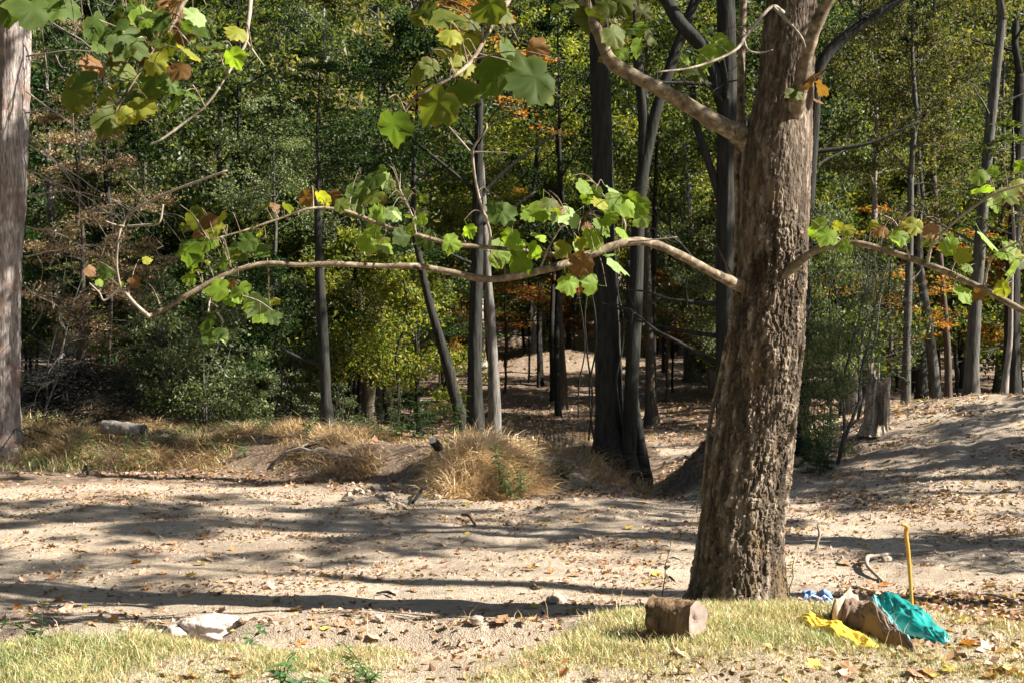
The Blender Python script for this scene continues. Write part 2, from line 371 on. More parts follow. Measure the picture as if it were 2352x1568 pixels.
def tree(px, d, label, bark='bark', cr=None, group=None, hb=None, name='tree', cat='tree', side=0, seed=0, flare=1.35, extra=()):
    """px: (px, py, width) rows from the foot upwards at depth d; cr: (kind, scale, leaf material)"""
    P, R = [], []
    for q in px:
        p = pt(q[0], q[1], d); P.append([p.x, p.y, p.z]); R.append(q[2] * d / FPX / 2)
    P = np.array(P); R = np.array(R); base = np.array([P[0, 0], P[0, 1], g1(P[0, 0], P[0, 1])])
    if P[0, 2] > base[2] + .15: P = np.vstack([base, P]); R = np.concatenate([[R[0]], R])
    else: P[0, 2] = base[2]
    hb = hb or 6.5
    if P[-1, 2] < hb:
        dr = nrm(P[-1] - P[-2]); k = (hb - P[-1, 2]) / max(dr[2], .3); P = np.vstack([P, P[-1] + dr * k]); R = np.append(R, R[-1] * .85)
    P2, R2 = smoothp(P, R, 6)
    zz = P2[:, 2] - base[2]; R2 = R2 * (1 + (flare - 1) * np.exp(-np.maximum(zz, 0) / .25)); 
    P2 = np.vstack([P2[0] - [0, 0, .3], P2]); R2 = np.concatenate([[R2[0] * 1.1], R2])
    r = root(name, tuple(base), label, cat, group)
    if max(q[2] for q in px) > 40:
        zs = np.arange(P2[0, 2], P2[-1, 2], .07); R2b = np.interp(zs, P2[:, 2], R2); P2b = np.stack([np.interp(zs, P2[:, 2], P2[:, c]) for c in range(3)], -1); n = 44
        V, T = tube(P2b, R2b, n, True, .08, seed); m = len(zs); a = np.arange(n)[None] / n * 2 * PI; amp = .17 if seed == 1 else .07
        dsp = 1 + amp * (fbm(np.cos(a) * 7, np.sin(a) * 7, zs[:, None] * 1.1 + seed, 3) + .7 * fbm(np.cos(a) * 3, np.sin(a) * 3, zs[:, None] * .6 + seed, 2)); ctr = np.repeat(P2b, n, 0); V[:m * n] = ctr + (V[:m * n] - ctr) * dsp.reshape(-1, 1)
        G = Geo().add(V, T)
    else: G = Geo().add(*tube(P2, R2, 14, True, .12, seed))
    for e in extra:
        E = np.array([list(pt(a, b, d)) for a, b, _ in e]); q, rr = smoothp(E, [c * d / FPX / 2 for _, _, c in e], 5); G.add(*tube(q, rr, 8, True, .1, seed + 3))
    obj('trunk', G.mesh('trunk', M[bark], base), r)
    rng = np.random.default_rng(seed + 50)
    if side:
        for _ in range(side):
            B = Geo()
            k = rng.integers(len(P2) // 3, len(P2) - 1); az = rng.uniform(0, 2 * PI); ln = rng.uniform(.6, 2.2)
            q = np.linspace(0, 1, 6)[:, None]; dd = np.array([math.cos(az), math.sin(az) * .6, rng.uniform(-.1, .7)])
            BP = P2[k] + dd * ln * q + np.cumsum(rng.normal(0, .06, (6, 3)), 0) * q
            B.add(*tube(BP, R2[k] * .3 * (1 - .8 * q[:, 0]), 5, False))
            for s in range(4):
                o = BP[rng.integers(2, 6)]; e = o + rng.normal(0, .3, 3) + dd * .3
                B.add(*tube(np.stack([o, (o + e) / 2 + rng.normal(0, .04, 3), e]), R2[k] * .1 * np.array([1, .7, .4]), 4, False))
            obj('branch', B.mesh('branch', M[bark], base), r)
    if cr:
        kind, sc, mt = cr; crown(r, kind, tuple(P2[-1] - base - [0, 0, .1]), sc, rng.uniform(0, 6), mt, bark)
    return r

_trunk = {}
def gtree(x, y, label, group, kind, sc, mat, hb, rad, bark='bark', name='tree', cat='tree', seed=0):
    rng = np.random.default_rng(seed); z = g1(x, y); r = root(name, (x, y, z), label, cat, group, rng.uniform(0, 6))
    if hb > .05:
        v = seed % 4
        if v not in _trunk:
            q = np.linspace(0, 1, 8); rg = np.random.default_rng(v + 77)
            P = np.stack([.05 * np.sin(q * 4 + v) * q + .03 * rg.normal(0, 1) * q, .04 * np.sin(q * 5 + 2 * v) * q, q], -1)
            P[:, :2] -= P[-1, :2] * q[:, None]; R = 1 + .35 * np.exp(-q / .05) - .25 * q
            P = np.vstack([P[0] - [0, 0, .06], P]); R = np.append(R[0], R)
            P[:, :2] *= 1
            V, T = tube(P * [12, 12, 40], R, 10, True); V[:, 2] /= 40; _trunk[v] = Geo().add(V, T).mesh('trunk', M['bark'])
        o = obj('trunk', _trunk[v], r); o.scale = (rad, rad, hb + .1)
        s = o.material_slots[0]; s.link = 'OBJECT'; s.material = M[bark]
    crown(r, kind, (0, 0, hb), sc, rng.uniform(0, 6), mat, bark)
    return r

# ------------------------------------------------------------------ the big sycamore
HD = 12.1
edges = [(1405, 1556, 1812), (1385, 1570, 1803), (1350, 1581, 1800), (1300, 1589, 1799), (1200, 1605, 1803), (1100, 1622, 1816), (1000, 1640, 1829), (900, 1655, 1838),
         (800, 1670, 1846), (700, 1682, 1850), (600, 1692, 1856), (500, 1696, 1860), (400, 1699, 1864), (330, 1702, 1866), (270, 1718, 1868),
         (200, 1736, 1871), (100, 1746, 1877), (0, 1757, 1881), (-200, 1775, 1890), (-500, 1800, 1900), (-900, 1830, 1905)]
hp = np.array([list(pt((a + b) / 2, y, HD)) for y, a, b in edges]); hr = np.array([(b - a) * HD / FPX / 2 for y, a, b in edges])
hb = np.array([hp[0, 0], hp[0, 1], g1(hp[0, 0], hp[0, 1])])
SYC = root('sycamore_tree', tuple(hb), 'large mottled brown sycamore with bent bare limbs rising from the grass at right', 'tree')
def hero_trunk():
    P, R = smoothp(hp, hr, 6)
    P = np.vstack([P[0] - [0, 0, .35], P]); R = np.append(R[0] * 1.06, R)
    zs = np.concatenate([np.arange(P[0, 2], 6.6, .011), np.arange(6.6, P[-1, 2], .08)])
    P = np.stack([np.interp(zs, P[:, 2], P[:, k]) for k in range(3)], -1); R = RZ(zs)
    n = 230; a = np.linspace(0, 2 * PI, n, endpoint=False) + PI / 2
    u = (a - PI / 2)[None] * .36; v = (zs - hb[2])[:, None]; uu, vv = np.broadcast_arrays(u, v)
    wx = uu + .035 * vn(uu * 9, vv * 5) + .03 * vn(uu * 25, vv * 11) + .012 * vn(uu * 60, vv * 30, 7); wv = vv + .06 * vn(uu * 8, vv * 8, 4) + .05 * vn(uu * 30, vv * 18, 6)
    d1, d2, cid = worley(wx / .034, wv / .115); e = d2 - d1
    f1, f2, fid = worley(wx / .016 + 9, wv / .036)
    low = .28 + .72 * ss((4.4 - vv + .9 * vn(uu * 3, vv * 1.2)) / 1.6)
    ridge = fbm(uu * 15, vv * 2.2, 2, 3)
    disp = low * (.007 * ss(e / .5) + .016 * (cid - .5) + .014 * (fid - .5) + .016 * ridge + .02 * fbm(uu * 46, vv * 15, 8, 3)) + .012 * fbm(uu * 3, vv * 1.5, 5, 3)
    butt = .17 * np.exp(-np.maximum(vv, 0) / .22) * (.5 + .5 * np.cos(5 * a + .8)[None])
    rr = R[:, None] + disp - .018 + butt * .5
    V = np.stack([P[:, 0:1] + rr * np.cos(a), P[:, 1:2] + rr * np.sin(a), P[:, 2:3] + 0 * rr], -1).reshape(-1, 3)
    m = len(zs); i = np.arange(m - 1)[:, None] * n; j = np.arange(n)[None]; k = (j + 1) % n
    q = np.stack([i + j, i + k, i + n + k, i + n + j], -1).reshape(-1, 4)
    tint = np.clip(.30 + .25 * cid + .25 * fid + .5 * ridge * low + .35 * fbm(uu * 30, vv * 7, 3, 3), 0, 1)
    return Geo().add(V - hb, q, tint.ravel()).mesh('trunk', M['hero'], smooth=False)
_ps, _rs = smoothp(hp, hr, 6); _ps = np.vstack([_ps[0] - [0, 0, .35], _ps]); _rs = np.append(_rs[0] * 1.06, _rs)
def RZ(zs): return np.interp(zs, _ps[:, 2], _rs)
obj('trunk', hero_trunk(), SYC)

BR = []                                            # polylines that leaves can hang from
def limb(name, pts, mat='limb', n=10, k=6, rough=.1, parent=SYC, base=hb, reg=True, seed=0):
    """pts: (px, py, width, depth)"""
    P = np.array([list(pt(a, b, d)) for a, b, _, d in pts]); R = np.array([c * .9 * d / FPX / 2 for _, _, c, d in pts])
    P, R = smoothp(P, R, k)
    R = R * (1 + .12 * vn(np.arange(len(R)) * .7, len(pts) + .3, seed))
    if reg: BR.append(P)
    return obj(name, Geo().add(*tube(P, R, n, True, rough, seed)).mesh(name, M[mat], base), parent)
limb('limb', [(1790, 430, 60, 12.15), (1740, 350, 66, 12.12), (1702, 312, 56, 12.1), (1660, 290, 46, 12.05), (1590, 248, 40, 12.0), (1520, 208, 37, 11.9), (1450, 172, 35, 11.85), (1402, 140, 33, 11.8), (1378, 85, 30, 11.8), (1350, 20, 26, 11.8), (1318, -90, 22, 11.6), (1290, -230, 16, 11.4)], n=16)
limb('limb', [(1800, 672, 70, 12.1), (1735, 664, 52, 12.02), (1692, 652, 32, 11.92), (1640, 628, 23, 11.7), (1560, 585, 23, 11.5), (1500, 560, 22, 11.4), (1440, 556, 22, 11.3), (1360, 583, 23, 11.2), (1300, 606, 21, 11.1), (1240, 622, 19, 11.05), (1180, 635, 18, 11.0), (1115, 641, 18, 10.95), (1040, 626, 16, 10.9), (960, 612, 16, 10.85), (870, 611, 14, 10.8), (770, 606, 14, 10.7), (690, 609, 13, 10.65), (600, 606, 13, 10.6), (520, 630, 12, 10.55), (440, 672, 13, 10.5), (380, 708, 12, 10.45), (338, 727, 11, 10.4)], n=12)
limb('limb', [(1765, 660, 60, 12.0), (1795, 640, 40, 11.85), (1815, 620, 26, 11.78), (1850, 590, 20, 11.7), (1900, 565, 19, 11.6), (1970, 560, 18, 11.5), (2050, 580, 17, 11.4), (2150, 615, 17, 11.3), (2250, 660, 16, 11.2), (2352, 715, 16, 11.1), (2460, 770, 14, 11.0)], n=12)
limb('limb', [(1815, 300, 60, 12.0), (1835, 215, 42, 11.75), (1850, 140, 36, 11.6), (1870, 70, 34, 11.5), (1905, -5, 34, 11.4), (1960, -110, 30, 11.2), (2130, -240, 24, 11.2), (2420, -320, 16, 11.3)], n=14)
limb('branch', [(1350, 588, 20, 11.2), (1300, 590, 14, 11.15), (1235, 580, 13, 11.1), (1110, 567, 11, 11.0), (1040, 561, 12, 10.9), (960, 540, 11, 10.8), (880, 518, 10, 10.7), (800, 487, 9, 10.6), (720, 478, 7, 10.5), (640, 503, 6, 10.4), (560, 530, 5, 10.3), (480, 552, 4, 10.2)], n=8)
limb('dead_branch', [(342, 727, 11, 10.4), (312, 700, 9, 10.3), (278, 668, 8, 10.2), (240, 690, 6, 10.1), (228, 672, 4, 10.05), (205, 650, 3, 10.0)], 'twig', 7)
limb('dead_branch', [(278, 668, 7, 10.2), (268, 610, 6, 10.1), (272, 550, 6, 10.0), (282, 515, 8, 10.0), (300, 488, 8, 9.95), (345, 463, 8, 9.9), (400, 437, 7, 9.85), (460, 415, 6, 9.8), (522, 392, 5, 9.75)], 'twig', 7)
limb('dead_branch', [(285, 520, 6, 10.0), (262, 515, 4, 9.95), (243, 508, 3, 9.9)], 'twig', 5)
limb('dead_branch', [(290, 520, 6, 10.0), (330, 517, 6, 9.95), (365, 512, 6, 9.9), (375, 470, 5, 9.9)], 'twig', 6)
limb('shoot', [(1125, 568, 9, 11.0), (1125, 530, 8, 10.95), (1108, 480, 8, 10.9), (1093, 420, 7, 10.9), (1086, 360, 7, 10.9), (1090, 335, 6, 10.85), (1115, 300, 5, 10.8), (1118, 283, 3, 10.8)], 'twig', 7)
limb('shoot', [(1086, 355, 6, 10.9), (1060, 325, 5, 10.85), (1030, 290, 4, 10.8), (1015, 275, 2, 10.8)], 'twig', 5)
limb('shoot', [(1088, 350, 5, 10.9), (1120, 350, 4, 10.85), (1165, 351, 3, 10.8)], 'twig', 5)
limb('shoot', [(955, 540, 7, 10.8), (948, 500, 6, 10.75), (930, 460, 5, 10.7), (918, 435, 4, 10.7)], 'twig', 6)
limb('shoot', [(1800, 30, 10, 11.6), (1775, 15, 9, 11.5), (1740, 50, 9, 11.4), (1712, 85, 9, 11.3), (1690, 115, 8, 11.2), (1640, 140, 7, 11.1), (1580, 158, 6, 11.0), (1505, 166, 4, 10.9)], 'twig', 7)
limb('shoot', [(1775, 15, 9, 11.5), (1810, 50, 8, 11.4), (1840, 85, 6, 11.35), (1850, 110, 6, 11.5)], 'twig', 6)
limb('shoot', [(1708, 90, 7, 11.3), (1718, 115, 6, 11.2), (1745, 122, 5, 11.2), (1775, 115, 3, 11.15)], 'twig', 5)
limb('shoot', [(1430, 556, 7, 11.3), (1490, 552, 4, 11.2), (1555, 545, 3, 11.1)], 'twig', 5)
limb('shoot', [(1420, 556, 7, 11.3), (1436, 520, 6, 11.2), (1418, 480, 5, 11.15), (1385, 448, 4, 11.1), (1370, 425, 3, 11.1)], 'twig', 6)
limb('shoot', [(1240, 618, 7, 11.05), (1265, 560, 5, 11.0), (1300, 510, 4, 10.95), (1340, 500, 3, 10.9)], 'twig', 6)
limb('shoot', [(2130, 606, 10, 11.3), (2140, 565, 8, 11.2), (2170, 530, 7, 11.1), (2230, 480, 7, 11.0), (2300, 440, 6, 10.9), (2400, 410, 5, 10.8)], 'twig', 7)
limb('shoot', [(2260, 664, 9, 11.2), (2268, 620, 7, 11.1), (2285, 585, 6, 11.05), (2330, 560, 5, 11.0), (2400, 530, 5, 10.9)], 'twig', 6)
limb('shoot', [(2090, 594, 6, 11.3), (2075, 550, 5, 11.25), (2055, 510, 4, 11.2), (2030, 495, 3, 11.2)], 'twig', 6)
limb('shoot', [(1940, 560, 7, 11.5), (1915, 540, 5, 11.4), (1890, 528, 4, 11.3)], 'twig', 5)
limb('shoot', [(520, 630, 7, 10.55), (490, 660, 6, 10.5), (480, 700, 5, 10.45), (478, 740, 4, 10.4)], 'twig', 6)
limb('shoot', [(490, 655, 6, 10.5), (540, 675, 5, 10.4), (590, 690, 4, 10.3), (625, 712, 3, 10.2)], 'twig', 6)
limb('branch', [(1318, -95, 20, 11.6), (1290, -180, 22, 10.0), (1250, -170, 22, 8.4), (1190, -40, 20, 7.2), (1130, 60, 13, 6.7), (1075, 150, 10, 6.5), (990, 205, 8, 6.4), (955, 225, 7, 6.4), (935, 250, 5, 6.4), (925, 275, 4, 6.4)], n=8)
limb('branch', [(1300, -190, 20, 11.3), (1000, -330, 20, 9.6), (760, -230, 18, 8.2), (600, -60, 14, 7.4), (572, 40, 12, 7.2), (566, 95, 9, 7.15), (548, 130, 6, 7.1), (505, 200, 5, 7.0)], 'twig', n=8)
limb('branch', [(760, -230, 16, 8.2), (560, -150, 14, 7.6), (440, -20, 12, 7.2), (395, 60, 9, 7.0), (345, 130, 7, 6.9), (300, 200, 5, 6.85), (262, 262, 4, 6.8)], n=7)
limb('branch', [(440, -20, 10, 7.2), (300, -30, 9, 7.0), (180, -20, 8, 6.9), (60, -10, 6, 6.8)], n=6)
limb('dead_branch', [(505, 200, 6, 7.0), (470, 245, 7, 7.0), (420, 285, 7, 7.0), (372, 320, 6, 6.95), (345, 332, 4, 6.95)], 'twig', 6)
limb('dead_branch', [(566, 95, 6, 7.15), (590, 130, 5, 7.1), (605, 150, 3, 7.1)], 'twig', 5)

# sycamore leaves: a palmate blade with coarse teeth, folded along its lobes, and a petiole
def syc_leaf(seed):
    rng = np.random.default_rng(seed)
    lob = [(-.20, -.06), (-.44, .06), (-.46, .22), (-.62, .40), (-.50, .50), (-.46, .66), (-.30, .66), (-.26, .82), (-.10, .88), (0, 1.05),
           (.10, .88), (.26, .82), (.30, .66), (.46, .66), (.50, .50), (.62, .40), (.46, .22), (.44, .06), (.20, -.06), (0, .04)]
    o = np.array(lob) * (1 + rng.normal(0, .05, (20, 2))); c = np.array([[0, .30]]); mid = c + (o - c) * .55
    P = np.vstack([c, mid, o]); x, y = P[:, 0], P[:, 1]
    z = -.22 * np.abs(x) ** 1.3 + .10 * np.sin(x * 9 + seed) * np.abs(x) + rng.uniform(-.3, -.05) * np.maximum(0, y - .3) ** 2 + rng.normal(0, .012, len(P))
    for q in (3, 9, 15): z[1 + q] -= .05
    for q in (0, 6, 12, 18): z[1 + q] += .035
    V = np.stack([x, y, z], -1); T = []
    for k in range(20):
        n = (k + 1) % 20; T += [(0, 1 + k, 1 + n), (1 + k, 21 + k, 21 + n), (1 + k, 21 + n, 1 + n)]
    tint = np.concatenate([[.1], np.full(20, .35), rng.uniform(.5, 1, 20)])
    G = Geo().add(V, np.array(T), tint)
    G.add(*tube([(0, .08, 0), (0, -.15, .03), (0, -.42, .12)], [.014, .012, .014], 4, False), .1, 0)
    return G
def syc_mat(name, base, edge, trans):
    b = NB(name); n1 = b.noise(7, 4, b.coord()); t = b.attr('tint')
    m = b.n('ShaderNodeMath', operation='MULTIPLY_ADD', i_1=1.2, i_2=-.6); b.l(n1, m.inputs[0]); a = b.n('ShaderNodeMath', operation='ADD'); b.l(m.outputs[0], a.inputs[0]); b.l(t, a.inputs[1])
    c = b.mix(b.ramp(a.outputs[0], [(.55, (0, 0, 0)), (.95, (1, 1, 1))]), base, edge)
    c = b.mix(b.ramp(a.outputs[0], [(.98, (0, 0, 0)), (1.0, (.85, .85, .85))]), c, (.15, .08, .03))
    c = b.mix(b.ramp(b.noise(38, 2, b.coord()), [(.70, (0, 0, 0)), (.74, (.6, .6, .6))]), c, (.10, .06, .02))
    oi = b.n('ShaderNodeObjectInfo'); hs = b.n('ShaderNodeHueSaturation'); b.l(c, hs.inputs['Color'])
    mr = b.n('ShaderNodeMapRange', i_3=.75, i_4=1.25); b.l(oi.outputs['Random'], mr.inputs[0]); b.l(mr.outputs[0], hs.inputs['Value'])
    p = b.n('ShaderNodeBsdfPrincipled', i_Roughness=.6); p.inputs['Specular IOR Level'].default_value = .25; b.l(hs.outputs[0], p.inputs['Base Color'])
    tr = b.n('ShaderNodeBsdfTranslucent'); b.l(b.mix(1., hs.outputs[0], (1.5, 1.5, .6), 'MULTIPLY'), tr.inputs[0])
    mx = b.n('ShaderNodeMixShader', i_0=trans); b.l(p.outputs[0], mx.inputs[1]); b.l(tr.outputs[0], mx.inputs[2]); b.l(mx.outputs[0], b.out.inputs[0])
    return b.m
SM = {'g': syc_mat('shaded_green_sycamore_leaf', (.06, .10, .018), (.10, .13, .022), .52), 'l': syc_mat('lit_lime_sycamore_leaf', (.16, .25, .03), (.23, .29, .035), .58),  # g has backlit shade and l has sunlight worked into the leaf colour
      'y': syc_mat('yellow_sycamore_leaf', (.20, .22, .03), (.36, .25, .03), .5), 'b': syc_mat('brown_sycamore_leaf', (.16, .085, .03), (.13, .055, .022), .4),
      'w': syc_mat('sun_whitened_sycamore_leaf', (.20, .28, .10), (.24, .32, .12), .4), 'o': syc_mat('olive_sycamore_leaf', (.085, .11, .018), (.19, .15, .025), .55)}  # w: leaf colour paled to look struck white by the sun
LM = {}
for kk in SM:
    for s in range(3):
        LM[kk, s] = syc_leaf(s + 1).mesh('leaf', SM[kk])
LV = {
 7.0: '17,14,90,g 66,17,105,g 132,14,90,g 222,62,75,g 264,59,70,g 288,31,60,g 326,38,60,l 368,45,60,g 392,21,60,b 417,73,60,b 337,59,70,g 295,97,90,g 229,108,50,g 271,121,75,b 333,125,55,b 215,149,60,b 358,146,60,y 417,149,70,g 434,118,70,y 483,108,60,o 288,163,65,o 410,163,60,b 188,181,65,g 177,212,90,o 243,219,80,o 305,208,75,g 354,180,80,g 413,208,85,g 347,208,55,o 316,250,80,y 250,274,80,o 448,38,60,w 542,76,50,y 538,135,60,l 406,3,50,b 312,7,60,o 470,70,50,g 385,100,60,o',
 6.5: '971,28,75,o 1026,38,110,o 1120,14,90,o 1071,97,85,y 1023,121,55,y 1175,115,85,g 1234,111,60,b 1134,167,115,g 1220,180,120,g 1068,208,95,g 1002,243,110,o 953,170,65,o 1064,149,60,y 905,292,90,g 1085,60,60,o',
 11.7: '1307,7,45,o 1352,45,65,o 1429,10,65,o 1412,83,70,o 1439,52,45,o 1467,108,55,l 1453,70,55,g 1495,83,55,o 1422,121,45,l 1390,12,50,o 1632,122,60,l 1666,108,45,l 1597,167,60,o 1576,135,40,l 1864,182,62,b 1885,205,40,b 1480,30,45,o',
 11.0: '1342,427,48,l 1408,437,45,w 1360,451,48,l 1248,482,80,l 1307,496,65,w 1412,468,65,l 1460,472,70,l 1471,503,50,w 1377,465,40,y 1155,489,75,g 1287,482,25,b 1384,521,55,l 1349,521,32,b 1078,531,38,l 1148,583,70,l 1189,559,55,l 1193,604,65,l 1238,542,45,w 1359,549,55,l 1293,573,50,y 1328,573,50,w 1418,608,65,w 1335,608,55,b 1307,653,55,l 1356,650,50,l 1037,559,50,l 981,552,52,g 1225,575,50,l 1265,470,45,o 1400,500,45,l 1170,545,45,l 1430,535,35,l',
 10.6: '880,563,58,w 849,552,55,l 922,545,42,g 856,410,68,g 887,413,38,w 825,444,62,g 856,451,52,o 932,444,42,o 880,462,22,b 818,483,52,g 870,500,72,l 901,490,48,w 967,503,38,l 939,521,32,l 448,503,55,o 476,510,50,b 503,500,55,y 597,479,50,o 632,476,32,b 597,531,32,y 740,458,52,y 764,448,42,b 441,552,62,g 472,559,55,l 434,587,68,g 542,577,55,g 569,556,50,g 597,573,62,g 493,528,48,y 451,622,32,y 434,639,42,l 243,625,38,g 208,622,32,b 309,646,28,b 337,597,22,y 500,663,58,l 556,670,55,l 531,650,32,b 590,702,62,w 628,726,42,g 476,736,52,g 514,768,38,w 483,771,48,g 632,691,28,y 700,455,45,b 785,470,45,o 660,478,35,o 530,690,40,l',
 11.2: '1878,525,48,l 1899,542,58,l 1948,528,38,y 2007,514,22,y 2020,531,38,b 2069,545,48,l 2100,519,48,y 2135,549,55,o 2142,531,42,b 2180,563,52,l 2270,552,66,w 2319,566,40,l 2336,590,48,y 2329,625,70,w 2211,587,42,y 2222,615,28,l 2301,663,45,y 2215,674,48,l 2246,677,32,b 2250,406,48,l 2257,434,52,l 2343,382,32,l 2312,448,62,o 2336,455,32,b 2343,427,42,y 2285,470,40,l'}
def syc_leaves():
    rng = random.Random(4); tw = Geo(); allb = np.vstack(BR); items = []
    for d0, txt in LV.items():
        for it in txt.split():
            px, py, sz, kd = it.split(','); px, py, sz = float(px), float(py), float(sz)
            items.append((d0, px, py, sz, kd))
            if rng.random() < .52: items.append((d0, px + rng.uniform(-45, 45), py + rng.uniform(-25, 35), sz * rng.uniform(.45, .75), rng.choice([kd, kd, 'o', 'l' if d0 > 8 else 'g'])))
    for d0, px, py, sz, kd in items[:299]:
        if 1:
            d = d0 + rng.uniform(-.35, .35); c = pt(px, py, d); L = sz * d / FPX * rng.uniform(.85, 1.08)
            tip = Vector((rng.uniform(-.9, .9), rng.uniform(-.6, .5), rng.uniform(-1, .15))).normalized()
            up = Vector((rng.uniform(-.6, .6), rng.uniform(-1.1, -.4), rng.uniform(.1, .8)))
            if kd == 'w': up = Vector((.7, -.3, .7)); 
            z = (up - tip * up.dot(tip)).normalized(); x = tip.cross(z)
            m = Matrix((x, tip, z)).transposed().to_4x4(); m.translation = c - tip * L * .4 - Vector(hb)
            o = obj('leaf', LM[kd, rng.randrange(3)], SYC); o.matrix_local = m @ Matrix.Scale(L, 4)
            foot = np.array(c - tip * L * .8 + z * L * .12); k = np.argmin(((allb - foot) ** 2).sum(1)); q = allb[k]
            if .03 < np.linalg.norm(q - foot) < 1.0:
                md = (q + foot) / 2 + np.array([0, 0, .05]); P, R = smoothp([q, md, foot], [.006, .004, .003], 4); tw.add(*tube(P, R * .8, 4, False))
    obj('twigs', tw.mesh('twigs', M['limb'], hb), SYC)['kind'] = 'stuff'
syc_leaves()
crown(SYC, 'lacy', tuple(np.array(list(pt(2420, -300, 11.3))) - hb), (.85, .85, .8), 2.0, 'lime', 'palebark')
crown(SYC, 'sparse', tuple(hp[-1] - hb), (1.1, 1.1, .8), 1.0, 'lime', 'palebark')

# pale vine hanging beside the trunk
def line_thing(name, pts, mat, label, cat, group=None, n=7, rough=.1, k=6, extra=(), part='twig'):
    """pts: (px, py, width, depth)"""
    P = np.array([list(pt(a, b, d)) for a, b, _, d in pts]); R = np.array([c * d / FPX / 2 for _, _, c, d in pts]); base = P[0].copy()
    P, R = smoothp(P, R, k); G = Geo().add(*tube(P, R, n, True, rough))
    for e in extra:
        E = np.array([list(pt(a, b, d)) for a, b, _, d in e]); r2 = np.array([c * d / FPX / 2 for _, _, c, d in e]); E, r2 = smoothp(E, r2, 4); G.add(*tube(E, r2, 5, True))
    return tag(obj(name, G.mesh(name, M[mat], base), None, base), label, cat, group)
line_thing('hanging_vine', [(1612, 1165, 8, 12.3), (1622, 1060, 10, 12.4), (1632, 960, 11, 12.5), (1652, 880, 13, 12.5), (1668, 800, 13, 12.5), (1682, 730, 12, 12.5), (1688, 640, 13, 12.5), (1694, 520, 13, 12.45), (1693, 380, 15, 12.4), (1700, 290, 18, 12.4), (1702, 180, 17, 12.45), (1705, 60, 18, 12.5), (1712, -80, 18, 12.6), (1730, -300, 16, 12.6)], 'limb',
           'pale woody vine hanging down beside the shaded edge of the sycamore trunk', 'vine', extra=([(1690, 650, 6, 12.5), (1660, 590, 4, 12.4), (1645, 560, 3, 12.4)], [(1630, 990, 5, 12.4), (1650, 1010, 4, 12.2), (1640, 1040, 3, 12.2)], [(1622, 1060, 5, 12.4), (1642, 1085, 4, 12.3), (1625, 1110, 3, 12.2)]))

# ------------------------------------------------------------------ trees one can tell apart
LEFT = tree([(4, 1035, 78), (8, 900, 68), (10, 700, 70), (15, 500, 76), (24, 250, 80), (28, 0, 80)], 26.3, 'thick reddish gray trunk wrapped in dead twigs at the left edge', 'leftbark', ('sparse', 1.1, 'green'), hb=9, seed=1, flare=1.45,
     extra=([(10, 400, 34), (28, 250, 30), (20, 100, 26), (15, -40, 24)], [(50, 330, 24), (60, 150, 22), (62, -20, 20)]))
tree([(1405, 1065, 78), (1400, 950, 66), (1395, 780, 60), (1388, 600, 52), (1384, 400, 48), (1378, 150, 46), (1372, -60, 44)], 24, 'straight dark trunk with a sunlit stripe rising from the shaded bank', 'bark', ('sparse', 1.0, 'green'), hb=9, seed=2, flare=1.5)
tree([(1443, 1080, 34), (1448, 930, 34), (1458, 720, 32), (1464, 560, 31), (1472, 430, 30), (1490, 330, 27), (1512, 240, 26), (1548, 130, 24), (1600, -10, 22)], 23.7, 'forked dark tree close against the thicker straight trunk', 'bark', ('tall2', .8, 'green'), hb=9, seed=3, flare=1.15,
     extra=([(1476, 400, 26), (1478, 280, 24), (1466, 150, 22), (1455, 0, 20)],))
tree([(1482, 1098, 30), (1472, 1030, 27), (1462, 960, 24), (1452, 880, 22), (1448, 700, 20)], 24.6, 'leaning black stem at the foot of the forked tree', 'bark', None, hb=4.2, seed=4, flare=1.3)
tree([(1092, 985, 42), (1090, 850, 33), (1093, 700, 30), (1096, 560, 27), (1098, 400, 22), (1102, 200, 16), (1104, 60, 13)], 28, 'dark upright trunk behind the straw mound', 'bark', ('lacy', 1.2, 'lime'), hb=9.6, seed=5, side=7, extra=([(1096, 460, 12), (1140, 410, 9), (1215, 350, 6), (1290, 300, 4)], [(1095, 440, 10), (1020, 380, 8), (930, 300, 6), (880, 190, 4)], [(1098, 340, 9), (1050, 270, 7), (1000, 180, 5), (975, 60, 4)], [(1099, 520, 9), (1160, 490, 7), (1230, 440, 5)], [(1100, 180, 8), (1150, 120, 6), (1200, 60, 4)]))
tree([(1137, 990, 32), (1133, 850, 25), (1126, 720, 21), (1120, 640, 19), (1112, 500, 16)], 30, 'pale gray leaning trunk just right of the dark upright one', 'midbark', ('lacy', 1.0, 'orange'), hb=7, seed=6)
tree([(1104, 850, 26), (1100, 750, 24), (1098, 660, 23), (1096, 560, 22)], 58, 'far sunlit pale trunk half hidden by the dark upright trunk', 'palebark', ('tall', .9, 'lime'), hb=8, seed=7)
tree([(1060, 975, 34), (1048, 920, 26), (1028, 840, 25), (1008, 770, 22), (985, 690, 18), (965, 600, 15)], 29, 'black trunk leaning to the left behind the straw mound', 'bark', ('under', 1.0, 'dkgreen'), hb=5.2, seed=8)
tree([(848, 985, 34), (845, 920, 26), (838, 850, 18), (832, 760, 14)], 36, 'thin forked brown tree among pale green leaves', 'brownbark', ('under2', .9, 'silver'), hb=4.0, seed=9, extra=([(850, 930, 18), (858, 860, 14), (860, 760, 10)],))
tree([(752, 1000, 32), (748, 900, 25), (742, 780, 26), (736, 670, 24), (732, 560, 18)], 26.5, 'black upright trunk with one level dead limb near its middle', 'bark', ('lacy', .8, 'dkgreen'), hb=5.6, seed=10, extra=([(742, 835, 11), (700, 825, 9), (660, 808, 7), (640, 790, 4)],))
